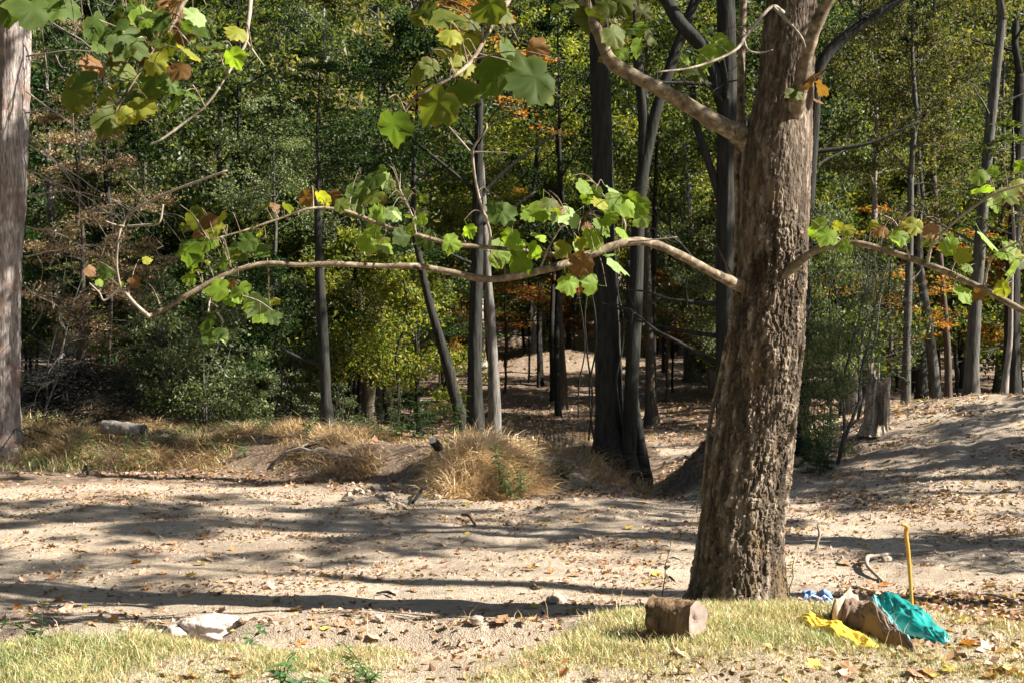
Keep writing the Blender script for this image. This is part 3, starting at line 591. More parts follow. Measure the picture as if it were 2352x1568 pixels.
tree([(694, 960, 26), (704, 850, 22), (706, 700, 20), (700, 560, 18), (705, 430, 16), (732, 345, 12)], 44, 'pale leaning trunk behind the leafy shrubs', 'palebark', ('tall2', .7, 'silver'), hb=9.5, seed=11)
tree([(640, 930, 15), (636, 800, 13), (630, 650, 12)], 33, 'thin vine draped stem beside the leafy shrubs', 'graybark', ('under2', .8, 'silver'), hb=4.5, seed=12, side=6)
tree([(1230, 812, 17), (1226, 700, 14), (1228, 600, 12)], 64, 'far slim pale trunk at the back of the hollow', 'palebark', ('tall', .9, 'lime'), hb=6.8, seed=13)
tree([(1270, 812, 13), (1268, 700, 11), (1270, 600, 10)], 65, 'far slim greenish trunk second from the dark mound', 'graybark', ('under', 1.5, 'lime'), hb=6.5, seed=14)
tree([(1294, 898, 20), (1290, 800, 15), (1284, 690, 13), (1282, 600, 11)], 43, 'slim brown trunk standing alone on the hollow floor', 'brownbark', ('under2', 1.3, 'lime'), hb=6.5, seed=15)
tree([(1497, 958, 34), (1494, 900, 22), (1492, 800, 20), (1488, 680, 18), (1486, 560, 16)], 37, 'brown trunk with a flared foot on the sunny hollow floor', 'brownbark', ('tall', .8, 'green'), hb=7.5, seed=16, flare=1.25)
tree([(1590, 885, 38), (1586, 780, 34), (1582, 650, 30)], 50, 'stout shaded trunk near the back of the hollow', 'graybark', ('tall2', 1.0, 'green'), hb=9, seed=17)
tree([(1640, 905, 24), (1622, 800, 20), (1602, 680, 18), (1590, 560, 16)], 46, 'pale trunk leaning left between two dark trunks', 'palebark', ('tall', .8, 'lime'), hb=8, seed=18)
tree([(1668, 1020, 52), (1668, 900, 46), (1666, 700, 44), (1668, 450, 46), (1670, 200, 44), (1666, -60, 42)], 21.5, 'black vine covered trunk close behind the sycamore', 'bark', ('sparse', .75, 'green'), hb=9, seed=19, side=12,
     extra=([(1668, 500, 22), (1630, 380, 18), (1600, 290, 16), (1590, 200, 14)], [(1665, 250, 36), (1620, 120, 34), (1560, 50, 32), (1520, -20, 30)]))
tree([(1838, 1030, 40), (1845, 850, 30), (1850, 600, 29), (1868, 300, 27), (1885, 150, 26), (1960, 70, 23), (2050, 10, 19), (2120, -40, 15)], 24.5, 'dark leaning tree half hidden behind the sycamore with a long rising limb', 'bark', ('sparse', .75, 'green'), hb=7.2, seed=20, side=4,
     extra=([(1865, 350, 12), (1940, 340, 9), (2010, 325, 7), (2110, 280, 4)],))
tree([(1956, 900, 26), (1972, 800, 20), (1988, 700, 17), (2000, 600, 15), (2010, 480, 13)], 35, 'pale slender trunk leaning right behind the hollow stump', 'palebark', ('tall2', .6, 'olive'), hb=4.6, seed=21)
tree([(2080, 930, 22), (2084, 750, 18), (2090, 550, 16), (2092, 400, 14)], 33, 'slim gray trunk just right of the hollow stump', 'graybark', ('tall2', .6, 'olive'), hb=4.6, seed=22, side=3)
tree([(2150, 925, 28), (2138, 800, 24), (2122, 680, 20), (2106, 580, 18)], 35, 'leaning gray trunk between two slim upright ones', 'graybark', ('tall2', .6, 'olive'), hb=4.6, seed=23)
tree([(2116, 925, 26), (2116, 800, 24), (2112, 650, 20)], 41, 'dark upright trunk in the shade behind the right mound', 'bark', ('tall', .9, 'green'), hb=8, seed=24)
tree([(2178, 920, 18), (2176, 800, 16), (2160, 600, 14)], 38, 'thin brown trunk in the shade right of the leaning gray one', 'brownbark', ('tall', .8, 'olive'), hb=7.5, seed=25)
tree([(2230, 915, 36), (2235, 780, 30), (2244, 650, 27), (2254, 520, 26), (2266, 380, 24), (2282, 220, 22), (2300, 60, 18)], 29, 'tall sunlit gray trunk leaning right on the right mound', 'graybark', ('sparse', .75, 'olive'), hb=10, seed=26, side=3)
tree([(2322, 915, 48), (2324, 800, 36), (2326, 650, 32), (2334, 450, 28), (2340, 250, 26)], 33, 'stout dark trunk near the right edge behind the mound', 'bark', ('sparse', .75, 'olive'), hb=9.5, seed=27, side=2)
tree([(2305, 908, 17), (2312, 850, 14), (2320, 780, 12), (2322, 700, 10)], 28.5, 'short pale stem in front of the stout dark trunk', 'palebark', ('lacy', .8, 'green'), hb=4.4, seed=28)
tree([(2206, 800, 20), (2196, 700, 17), (2176, 600, 15), (2150, 480, 13)], 45, 'dark trunk leaning left behind the sunlit gray trunk', 'bark', ('tall', .8, 'green'), hb=9, seed=29)
tree([(140, 858, 24), (134, 760, 21), (126, 640, 19), (118, 480, 17), (112, 350, 15)], 42, 'pale birch like trunk with brown foliage at left', 'palebark', ('beech', .8, 'rust'), hb=6.5, seed=30)
for k, (px, py, d, kd, sc, mt, lb) in enumerate([(185, 880, 29.5, 'beech', .85, 'rust', 'rusty brown leaved tree behind the left trunk'), (250, 870, 32, 'beech', .68, 'rust', 'smaller rusty brown tree beside the dark brush heap'),
     (2040, 900, 37, 'lacy', 1.25, 'orange', 'orange leaved maple sapling behind the hollow stump'), (1160, 860, 48, 'lacy', 1.3, 'orange', 'orange tinted sapling behind the pale leaning trunk'),
     (1530, 880, 44, 'lacy', .9, 'orange', 'small reddish sapling right of the dark twin trunks')]):
    p = gp(px, py) if False else pt(px, py, d); gtree(p.x, p.y, lb, None, kd, sc, mt, .4 if kd == 'beech' else 1.0, .06, 'brownbark', 'sapling' if kd == 'lacy' else 'tree', 'tree', 60 + k)

# dead twigs that hang off the left trunk
def dead_twigs():
    rg = np.random.default_rng(15); b = np.array(LEFT.location); d = 26.1
    for k, (py, ln, rise) in enumerate([(60, 3.0, .5), (130, 2.6, .1), (210, 3.2, -.7), (260, 2.2, .3), (330, 2.6, -.6), (390, 2.0, -.3), (450, 2.2, .2), (520, 1.5, -.2), (590, 1.6, .35), (660, 1.2, -.3), (20, 2.0, -.5), (300, 1.8, -1.0)]):
        G = Geo(); o = np.array(list(pt(60, py, d))); q = np.linspace(0, 1, 9)[:, None]; v = np.array([1., rg.uniform(-.5, .1), rise])
        P = o + v * ln * q + np.array([0, 0, -.25 * ln]) * q ** 2 + np.cumsum(rg.normal(0, .05, (9, 3)), 0) * q ** .5; P2, R2 = smoothp(P, .020 * (1 - .85 * q[:, 0]), 3); G.add(*tube(P2, R2, 5, False))
        for j in range(9):
            m = rg.integers(3, len(P2)); e = P2[m] + np.array([rg.uniform(-.2, .9), rg.uniform(-.3, .3), rg.uniform(-.9, .4)]) * rg.uniform(.4, 1.1); md = (P2[m] + e) / 2 + rg.normal(0, .09, 3)
            E, r3 = smoothp([P2[m], md, e], [.007, .005, .002], 4); G.add(*tube(E, r3, 4, False))
        obj('dead_branch', G.mesh('dead_branch', M['twig'], b), LEFT)
dead_twigs()

# shrubs and small trees that show singly
for k, (px, d, kd, sc, mt, lb) in enumerate([
     (470, 28.5, 'shrub', 1.15, 'silver', 'pale green leafy shrub at the bank, largest of the bushes'), (545, 29.5, 'shrub2', 1.0, 'silver', 'bright spreading bush right beside the largest shrub'),
     (400, 31, 'shrub', 1.0, 'silver', 'twiggy shrub left of the largest pale bush'), (620, 31, 'shrub2', .9, 'silver', 'low leafy bush left of the black upright trunk'),
     (790, 29.5, 'shrub2', .75, 'silver', 'small pale bush right of the black upright trunk'), (930, 31, 'shrub2', .7, 'dkgreen', 'dark weedy bush left of the leaning black trunk'),
     (330, 33, 'shrub', .9, 'dkgreen', 'dark bush behind the gray fallen log'), (1908, 24.5, 'under2', (.45, .45, .85), 'silver', 'vine covered narrow sapling right of the sycamore trunk'), (1885, 23.2, 'shrub', (.5, .5, .95), 'silver', 'tall narrow leafy bush close behind the right side of the sycamore'), (1885, 22.5, 'shrub2', .32, 'dkgreen', 'dark leafy bush at the foot of the right mound')]):
    p = pt(px, 784, d); gtree(p.x, p.y, lb, None, kd, sc, mt, .0, .05, 'graybark', 'shrub', 'shrub', 90 + k)
for k, (px, d, sc, lb) in enumerate([(1925, 23, 1.0, 'bare gray twiggy shrub beside the hollow stump'), (1970, 27, .9, 'second bare twiggy shrub behind the hollow stump'), (95, 27.5, .8, 'leafless twiggy sapling right of the left trunk')]):
    p = pt(px, 784, d); gtree(p.x, p.y, lb, None, 'bare', sc, None, 0, .04, 'graybark', 'bare_shrub', 'shrub', 120 + k)

for k, (px, d, kd, sc, mt, h, lb) in enumerate([
     (455, 34, 'under', .95, 'silver', .5, 'pale leafy small tree behind the largest bush'), (560, 36, 'under2', 1.0, 'green', .8, 'green small tree above the bright spreading bush'), (660, 33, 'under', .8, 'silver', .3, 'small silvery tree between vine draped stem and black trunk'),
     (800, 34, 'under', 1.0, 'lime', .6, 'sunlit yellow green small tree right of the black upright trunk'), (885, 37, 'under2', 1.05, 'silver', .5, 'pale small tree around the thin forked brown tree'), (960, 33, 'lacy', 1.0, 'dkgreen', 1.6, 'dark small tree over the leaning black trunk'),
     (735, 41, 'under', 1.3, 'lime', 1.0, 'large yellow green small tree far behind the black upright trunk'), (520, 42, 'under', 1.3, 'silver', 1.0, 'large pale small tree far behind the bushes'), (1010, 46, 'under2', 1.3, 'lime', 1.4, 'yellow green small tree far left in the hollow'),
     (1215, 52, 'lacy', 1.5, 'orange', 2.0, 'rust orange small tree at the back of the hollow'), (1320, 62, 'under', 1.4, 'lime', 2.2, 'yellow small tree behind the dark mound'), (1545, 47, 'under2', 1.1, 'silver', 1.3, 'pale small tree right of the twin dark trunks'), (1610, 52, 'under', 1.2, 'green', 1.0, 'green small tree in the gap beside the sycamore'),
     (1930, 34, 'under', 1.0, 'green', .8, 'green small tree just right of the sycamore trunk'), (2060, 44, 'under2', 1.3, 'lime', .4, 'bright yellow green small tree behind the right mound'), (2200, 42, 'under', 1.2, 'green', .6, 'green small tree behind the leaning gray trunk'), (2320, 44, 'under2', 1.2, 'lime', .5, 'yellow green small tree at the far right')]):
    p = pt(px, 784, d); gtree(p.x, p.y, lb, None, kd, sc, mt, h, .05, 'bark', 'small_tree', 'tree', 150 + k)

# ------------------------------------------------------------------ the wood behind
rng = random.Random(7)
def scatter(n, fx, fy, mind, ok):
    out = []
    for _ in range(n * 40):
        if len(out) >= n: break
        y = fy(rng.random()); x = fx(rng.random(), y)
        if ok(x, y) and all((x - a) ** 2 + (y - b) ** 2 > mind ** 2 for a, b in out): out.append((x, y))
    return out
def pxof(x, y): return 1176 + FPX * x / y
CN = {'green': 'green', 'dkgreen': 'dark green', 'lime': 'yellow green', 'olive': 'olive', 'silver': 'pale green', 'rust': 'rust brown', 'orange': 'orange'}
def where(x, y):
    p = pxof(x, y)
    for lim, t in ((140, 'behind the thick left trunk'), (420, 'behind the rusty brown trees'), (700, 'above the pale bushes'), (1000, 'left of the dark upright trunk'), (1340, 'straight behind the hollow'), (1640, 'behind the twin dark trunks'), (1880, 'behind the big sycamore'), (2090, 'behind the hollow stump')):
        if p < lim: return t
    return 'behind the right mound'
und = scatter(46, lambda r, y: (r * 2 - 1) * (.42 * y + 1), lambda r: 31 + 27 * r, 2.6, lambda x, y: not (1000 < pxof(x, y) < 1660) and not (y < 36 and pxof(x, y) > 1850) and not (y < 36 and pxof(x, y) < 330))
for k, (x, y) in enumerate(und):
    left = pxof(x, y) < 420; mt = rng.choice(['green', 'green', 'lime', 'silver', 'dkgreen', 'olive'] if not left else ['dkgreen', 'green', 'green', 'olive'])
    gtree(x, y, '%s understory tree %s' % (CN[mt], where(x, y)), 'understory trees of the wood', rng.choice(['under', 'under2', 'lacy', 'under']), rng.uniform(.8, 1.25), mt, rng.uniform(.3, 1.4), rng.uniform(.04, .07), rng.choice(['bark', 'graybark']), 'understory_tree', 'tree', 200 + k)
mid = scatter(40, lambda r, y: (r * 2 - 1) * (.43 * y + 2), lambda r: 36 + 36 * r, 3.6, lambda x, y: not (1010 < pxof(x, y) < 1640 and y < 50))
for k, (x, y) in enumerate(mid):
    mt = rng.choice(['green', 'green', 'olive', 'lime', 'dkgreen', 'silver']); cor = 980 < pxof(x, y) < 1660
    gtree(x, y, '%s tall %s leaved tree %s' % ('farther' if y > 55 else 'nearer', CN[mt], where(x, y)), 'tall trees of the wood beyond the hollow', rng.choice(['tall', 'tall2']), rng.uniform(.9, 1.2), mt, rng.uniform(4.5, 6) if cor else rng.uniform(2.5, 5.5), rng.uniform(.1, .2), rng.choice(['bark', 'graybark', 'brownbark']), 'woodland_tree', 'tree', 300 + k)
for k in range(9):
    x, y = (1060 + 72 * k - 1176) / FPX * (65 + 3 * (k % 3)), 65 + 3 * (k % 3); mt = ['lime', 'olive', 'lime', 'silver', 'orange'][k % 5]
    gtree(x, y, '%s leafy tree closing the back of the hollow, %s of nine from the left' % (CN[mt], ['first', 'second', 'third', 'fourth', 'fifth', 'sixth', 'seventh', 'eighth', 'ninth'][k]), None, ['under', 'under2'][k % 2], 1.1 + .1 * (k % 4), mt, .3 + .2 * (k % 3), .06, 'bark', 'small_tree', 'tree', 870 + k)
low = scatter(64, lambda r, y: (r * 2 - 1) * (.42 * y + 1), lambda r: 42 + 34 * r, 2.8, lambda x, y: (not 960 < pxof(x, y) < 1660) or y > 65)
for k, (x, y) in enumerate(low):
    mt = rng.choice(['green', 'lime', 'lime', 'olive', 'silver', 'orange'] if pxof(x, y) > 900 else ['green', 'olive', 'silver', 'dkgreen'])
    gtree(x, y, '%s low bushy tree %s %s' % ('farther' if y > 60 else 'nearer', CN[mt], where(x, y).replace('straight ', '')), 'low bushy trees of the wood', rng.choice(['under', 'under2']), rng.uniform(1.1, 1.6), mt, .2, .06, 'bark', 'bushy_tree', 'tree', 800 + k)
far = scatter(150, lambda r, y: (r * 2 - 1) * (.43 * y + 3), lambda r: 70 + 78 * r ** .9, 5.0, lambda x, y: True)
for k, (x, y) in enumerate(far):
    mt = rng.choice(['green', 'olive', 'olive', 'lime', 'green', 'silver', 'silver'])
    gtree(x, y, '%s %s tree on the hillside %s' % ('high up' if y > 105 else 'low down', CN[mt], where(x, y)), 'trees on the far hillside', rng.choice(['far', 'far2']), rng.uniform(.85, 1.25), mt, rng.uniform(2, 4), rng.uniform(.12, .2), 'graybark', 'hillside_tree', 'tree', 400 + k)
# crowns over the middle of the hollow, high enough to see under
hi = scatter(9, lambda r, y: (r * 2 - 1) * .40 * y, lambda r: 37 + 14 * r, 3.0, lambda x, y: 560 < pxof(x, y) < 1900)
for k, (x, y) in enumerate(hi):
    gtree(x, y, 'slim dark tree with high crown %s' % where(x, y), 'slim trees around the hollow', rng.choice(['tall', 'under', 'tall2', 'lacy']), rng.uniform(.75, 1.0), rng.choice(['green', 'green', 'lime', 'dkgreen']), rng.uniform(3.6, 5), rng.uniform(.06, .11), 'bark', 'slim_tree', 'tree', 600 + k)
ring = [(-17, 20), (-19, 27), (-15, 12), (-12, 4), (-7, -3), (0, -7), (7, -4), (13, -1), (-22, 36), (-3, -14), (6, -15), (-14, -8), (-8.5, 9), (-10.5, 14.5), (-12.5, 18), (-5.5, 3.5), (-14, 26), (-2, 3)]  # unseen trees added around the view to block skylight and deepen the shade
for k, (x, y) in enumerate(ring):
    gtree(x, y, 'unseen leafy tree outside the view, added to cut skylight on the clearing', 'unseen trees cutting skylight on the clearing', ['far', 'far2'][k % 2], 1.3 if k < 13 else (1.55, 1.55, 1.2) if k < 18 else 1.2, 'green', (3.5 if y > -6 else 2.5) if k < 13 else 8.5, .2, 'graybark', 'skylight_block_tree', 'tree', 850 + k)
# trees standing right of the view, whose shade falls across the clearing and the wood
side = [(14.0, 14.6, 'under', 1.0, 3.0), (16, 20.0, 'under2', 1.25, 3.2), (17.5, 22, 'patchy', .8, 3), (21, 17.5, 'sparse', 1.0, 6), (15.5, 14.6, 'patchy', 1.1, 9.5), (19.5, 14.0, 'patchy', .8, 13), (20, 18.6, 'patchy', .8, 12.5), (14, 20.6, 'under2', (1.3, 1.4, .55), 7.4), (14.6, 21.4, 'under', (1.1, 1.3, .6), 7.0), (12, 15, 'patchy', .7, 11), (14, 11.2, 'patchy', .5, 12.5), (21, 24.5, 'sparse', 1.0, 4), (24, 33, 'sparse', 1.2, 4), (28, 42, 'sparse', 1.3, 4)]
for k, (x, y, kd, sc, h) in enumerate(side):
    gtree(x, y, 'tree beyond the right side of the view shading the clearing', 'trees shading the clearing from the right', kd, sc, None if kd == 'bare' else rng.choice(['green', 'olive', 'lime']), h, rng.uniform(.14, .22), 'graybark', 'shade_tree', 'tree', 700 + k)

# ------------------------------------------------------------------ hanging vines, stump, logs, stones
for k, (x0, y0, y1, d, wd, lb) in enumerate([(1352, 430, 1010, 23.5, 5, 'dark hanging vine left of the thick straight trunk'), (1362, 560, 1040, 23.3, 5, 'second dark vine against the thick straight trunk'), (1335, 500, 960, 25, 4, 'thin vine farther left of the thick straight trunk'), (905, 640, 1000, 30, 6, 'dark looping vine in front of the hollow'), (1425, 600, 1000, 23.6, 5, 'vine in the gap between the twin dark trunks'), (640, 720, 985, 29, 5, 'vine hanging in the pale shrubs')]):
    m = 7; line_thing('vine', [(x0 + 9 * math.sin(i * 1.7 + k * 2) + (26 * i / 6 if k == 3 else 0), y1 + (y0 - y1) * i / (m - 1), wd * (1 - .3 * i / m), d) for i in range(m)], 'bark', lb, 'vine', n=5)
def stump():
    c = pt(2010, 945, 24.6); b = Vector((c.x, c.y, g1(c.x, c.y) - .05)); n, m = 46, 16; rg = np.random.default_rng(3)
    a = np.linspace(0, 2 * PI, n, endpoint=False); top = 1.12 + .16 * np.cos(a - 2.8) + .09 * rg.normal(0, 1, n); slot = np.abs((a - 5.05 + PI) % (2 * PI) - PI) < .55
    top = np.where(slot, .16 + .05 * rg.normal(0, 1, n), top); t = np.linspace(0, 1, m)[:, None]
    zz = t * top; f = fbm(np.cos(a) * 2.5, np.sin(a) * 2.5, zz * 1.2, 3)
    ro = (.235 + .09 * np.exp(-zz / .12) - .03 * zz) * (1 + .22 * f) + .018 * np.sin(a * 14 + f * 5); ri = ro * .70
    def ring(r): return np.stack([r * np.cos(a) + .05 * zz, r * np.sin(a), zz], -1).reshape(-1, 3)
    i = np.arange(m - 1)[:, None] * n; j = np.arange(n)[None]; k = (j + 1) % n; q = np.stack([i + j, i + k, i + n + k, i + n + j], -1).reshape(-1, 4)
    jj = np.arange(n); kk = (jj + 1) % n; o = (m - 1) * n; rim = np.stack([o + jj, o + kk, m * n + o + kk, m * n + o + jj], -1)
    G = Geo().add(np.vstack([ring(ro), ring(ri)]), np.vstack([q, m * n + q[:, ::-1], rim]))
    r = root('hollow_stump', b, 'broken hollow stump with splintered top on the right mound', 'stump'); obj('shell', G.mesh('shell', M['stump'], smooth=False), r)
M['stump'] = bark_mat('weathered_wood', (.07, .05, .035), (.55, .47, .38), 10, 1.0)
M['cutwood'] = flat_mat('gray_cut_wood', (.20, .155, .13), .85, .35, 7, .5, .2, .02)
M['logbark'] = bark_mat('log_bark', (.05, .032, .018), (.24, .155, .09), 9, 1.0)
stump()
def log(name, c, ax, L, r, label, mb, me_, seed=0, flat=.0, knot=False):
    ax = nrm(np.array(ax, float)); P = np.array(c) + ax * np.linspace(-L / 2, L / 2, 16)[:, None]
    V, T = tube(P, np.full(16, r), 26, False, .10, seed); V[:, 2] -= 0
    f = fbm(V[:, 0] * 9, V[:, 1] * 9, V[:, 2] * 22 + seed, 3); ctr = np.repeat(P, 26, 0); av = np.tile(np.arange(26) / 26 * 2 * PI, 16); V = ctr + (V - ctr) * (1 + .34 * f + .04 * np.sin(2 * av + seed) + .035 * np.sin(3 * av))[:, None]
    base = np.array([c[0], c[1], c[2] - r]); R_ = root(name, base, label, 'log')
    obj('bark', Geo().add(V - base, T).mesh('bark', M[mb]), R_)
    for end, s in ((V[-26:], 1), (V[:26], -1)):
        cc = end.mean(0); rings = [cc[None] + (end - cc) * q + ax * s * (.012 * (1 - q) + .006 * fbm(np.arange(26) * .5, q * 5.)[:, None]) for q in (1.0, .8, .55, .3, .12)]
        if knot and s > 0:
            for R2 in rings[2:4]: R2[4:9] -= ax * .02
        W = np.vstack(rings + [cc[None]]); F = []
        for g in range(4):
            for q in range(26):
                q2 = (q + 1) % 26; F += [(g * 26 + q, g * 26 + q2, (g + 1) * 26 + q2), (g * 26 + q, (g + 1) * 26 + q2, (g + 1) * 26 + q)]
        F += [(4 * 26 + q, 4 * 26 + (q + 1) % 26, 130) for q in range(26)]
        obj('cut_end', Geo().add(W - base, np.array(F)).mesh('cut_end', M[me_]), R_)
p = gp(1560, 1478); log('cut_log', (p.x + .0, p.y + .22, p.z + .145), (.80, -.58, .03), .40, .158, 'short cut log with gray end in the grass at the sycamore foot', 'logbark', 'cutwood', 2, knot=True)
p = pt(285, 985, 26.3); log('fallen_log', (p.x, p.y, g1(p.x, p.y) + .30), (.93, -.35, -.06), 1.0, .15, 'smooth gray log lying in weeds below the dark brush heap', 'palebark', 'bark', 5)

def blob(name, c, sc, mat, label, cat, seed, group=None, sub=20, am=.35, lobes=(), wk=.16, smooth=False):
    u = np.linspace(0, 2 * PI, sub * 2, endpoint=False); v = np.linspace(0, PI, sub); D = np.stack([np.sin(v)[:, None] * np.cos(u), np.sin(v)[:, None] * np.sin(u), np.cos(v)[:, None] + 0 * u], -1)
    r = 1 + am * fbm(D[..., 0] * 1.6 + seed * 7.7, D[..., 1] * 1.6, D[..., 2] * 1.6, 4); d1, d2, cid = worley(D[..., 0] * 1.8 + seed + D[..., 2], D[..., 1] * 1.8 - D[..., 2]); r = r * (1 + wk * (cid - .5))
    V = (D * r[..., None] * np.array(sc)).reshape(-1, 3); n = sub * 2; i = np.arange(sub - 1)[:, None] * n; j = np.arange(n)[None]; k = (j + 1) % n
    q = np.stack([i + j, i + n + j, i + n + k, i + k], -1).reshape(-1, 4)
    o = obj(name, Geo().add(V, q).mesh(name, M[mat], smooth=smooth), None, c); return tag(o, label, cat, group)
p = gp(472, 1478); blob('pale_rock', (p.x, p.y + .12, p.z + .08), (.27, .17, .13), 'rock', 'whitish pink rock in the grass at bottom left', 'rock', 3, am=.5, sub=34, wk=.09, smooth=True)
p = gp(405, 1474); blob('pale_rock', (p.x + .02, p.y + .1, p.z + .05), (.14, .12, .065), 'rock', 'smaller pale rock touching the left end of the whitish one', 'rock', 6, sub=24, wk=.03, smooth=True)
_r = random.Random(9)
for k in range(34):
    px = 790 + 215 * _r.random(); py = 1138 + 12 * math.sin(px * .05) + _r.gauss(0, 7); sz = _r.choice([6, 7, 8, 9, 10, 12, 15]); p = gp(px, py); rr = sz * p.y / FPX
    o = blob('dry_clod', (p.x, p.y, p.z + rr * .2), (rr * _r.uniform(.8, 1.3), rr, rr * _r.uniform(.6, .9)), 'clod', 'dry pale clod in the heap at the foot of the straw mound', 'clod', 20 + k, 'dry clods below the straw mound', 7, .9); o.rotation_euler = (_r.uniform(-.6, .6), _r.uniform(-.6, .6), _r.uniform(0, 6))
for k, (px, py, s, lb) in enumerate([(1275, 1385, 22, 'dark brown stone in the sandy clearing left of the cut log'), (1095, 1430, 16, 'flat stone on the sand in front of the long trunk shadow'), (1440, 1412, 13, 'upright gray stone left of the cut log'), (560, 1430, 12, 'gray stone behind the whitish rock'), (2035, 1288, 12, 'small stone beside the forked fallen branch'), (1175, 1205, 12, 'small stone in the middle of the clearing')]):
    p = gp(px, py); r = s * p.y / FPX; blob('stone', (p.x, p.y, p.z + r * .35), (r, r * .8, r * .7), 'clod', lb, 'stone', 50 + k, None, 10, .4)

def gline(name, pts, mat, label, cat, group=None, extra=(), rough=.15, n=7):
    """pts: (px, py, width, height above ground); the point is dropped on the ground"""
    def cv(q):
        P, R = [], []
        for a, b, c, h in q:
            p = gp(a, b + h / 1.0 * 0); P.append([p.x, p.y, p.z + c * p.y / FPX / 2 * .8 + h]); R.append(c * p.y / FPX / 2)
        return smoothp(P, R, 5)
    P, R = cv(pts); base = P[0].copy(); G = Geo().add(*tube(P, R, n, True, rough, len(pts)))
    for e in extra: P2, R2 = cv(e); G.add(*tube(P2, R2, 6, True, rough))
    return tag(obj(name, G.mesh(name, M[mat], base), None, base), label, cat, group)
gline('driftwood', [(650, 1056, 7, .10), (690, 1052, 10, .12), (715, 1056, 12, .10), (740, 1054, 13, .11), (780, 1064, 11, .06), (820, 1080, 8, .02)], 'twig', 'pale twisted driftwood limb lying across the straw bank', 'branch', extra=([(740, 1060, 8, .1), (770, 1060, 8, .12), (835, 1072, 5, .1)], [(690, 1052, 6, .15), (708, 1036, 5, .12), (732, 1024, 4, .1), (762, 1016, 3, .12), (790, 1010, 2, .15)]))
gline('broken_branch', [(625, 1078, 6, .03), (650, 1058, 8, .08), (668, 1050, 7, .12), (690, 1042, 7, .10), (735, 1034, 4, .12)], 'bark', 'dark broken branch behind the pale driftwood', 'branch')
gline('fallen_branch', [(2075, 1278, 6, .02), (2040, 1282, 7, .04), (2010, 1290, 8, .05), (1992, 1298, 11, .07), (1992, 1312, 9, .05), (2008, 1325, 8, .03), (2028, 1338, 6, .01)], 'twig', 'forked fallen branch on the ground between trunk and cane', 'branch', extra=([(2075, 1278, 6, .03), (2110, 1276, 6, .03), (2148, 1272, 4, .04)], [(1995, 1300, 8, .06), (1975, 1292, 5, .03)]))
line_thing('dead_twig', [(1852, 1272, 6, 14.2), (1872, 1262, 7, 14.2), (1878, 1240, 8, 14.2), (1882, 1225, 6, 14.2), (1878, 1205, 5, 14.2)], 'twig', 'pale crooked twig standing on the ground right of the trunk', 'twig', extra=([(1880, 1238, 4, 14.2), (1892, 1222, 3, 14.2)],))
gline('dead_stick', [(168, 1072, 5, .02), (185, 1074, 7, .05), (200, 1080, 8, .06), (203, 1092, 6, .02)], 'bark', 'dark curved stick on the leaf litter near the left trunk', 'stick')
gline('dead_stick', [(948, 1160, 7, .02), (962, 1148, 8, .08), (975, 1138, 6, .16)], 'bark', 'dark stub of wood poking from the dry clods', 'stick')
gline('dead_stick', [(865, 1368, 5, .02), (890, 1368, 7, .02), (908, 1374, 5, .02)], 'bark', 'short dark stick lying in the middle of the clearing', 'stick')
gline('dead_stick', [(2230, 1370, 5, .02), (2280, 1375, 7, .03), (2340, 1392, 8, .02)], 'twig', 'stick lying in the leaves right of the cane', 'stick')
gline('dead_stick', [(1955, 1350, 3, .02), (1985, 1362, 3, .04), (2012, 1380, 4, .06)], 'twig', 'thin pale stick leaning behind the clothes', 'stick')
gline('dead_stick', [(1062, 1190, 8, .03), (1078, 1197, 9, .06), (1092, 1212, 6, .02)], 'logbark', 'curl of brown bark in the middle of the clearing', 'bark piece')
p = pt(1000, 1018, 22.0); log('cut_stub', (p.x, p.y, p.z), (-.2, -.75, .35), .4, .075, 'pale sawn stub poking from the left side of the straw mound', 'bark', 'rock', 8)

# dark brush heap at left
def brush():
    rg = np.random.default_rng(5); c = pt(140, 930, 28.6); G = Geo()
    for _ in range(900):
        a = rg.uniform(0, 2 * PI); r = abs(rg.normal(0, .9)); x, y = c.x + r * math.cos(a) * 1.2, c.y + r * math.sin(a); z = g1(x, y) + max(0, .5 - .3 * r) * rg.random()
        d = rg.normal(0, 1, 3) * [.35, .3, .12]; P = np.array([[x, y, z], [x + d[0], y + d[1], z + abs(d[2]) + .05], [x + 2 * d[0], y + 2 * d[1], z + d[2] - .06]]); G.add(*tube(P, [.012, .01, .005], 4, False))
    base = (c.x, c.y, g1(c.x, c.y)); r = root('brush_heap', base, 'dark heap of brush and earth behind the left trunk', 'brush heap'); o = obj('brushwood', G.mesh('brushwood', M['bark'], base), r); o['kind'] = 'stuff'
brush()

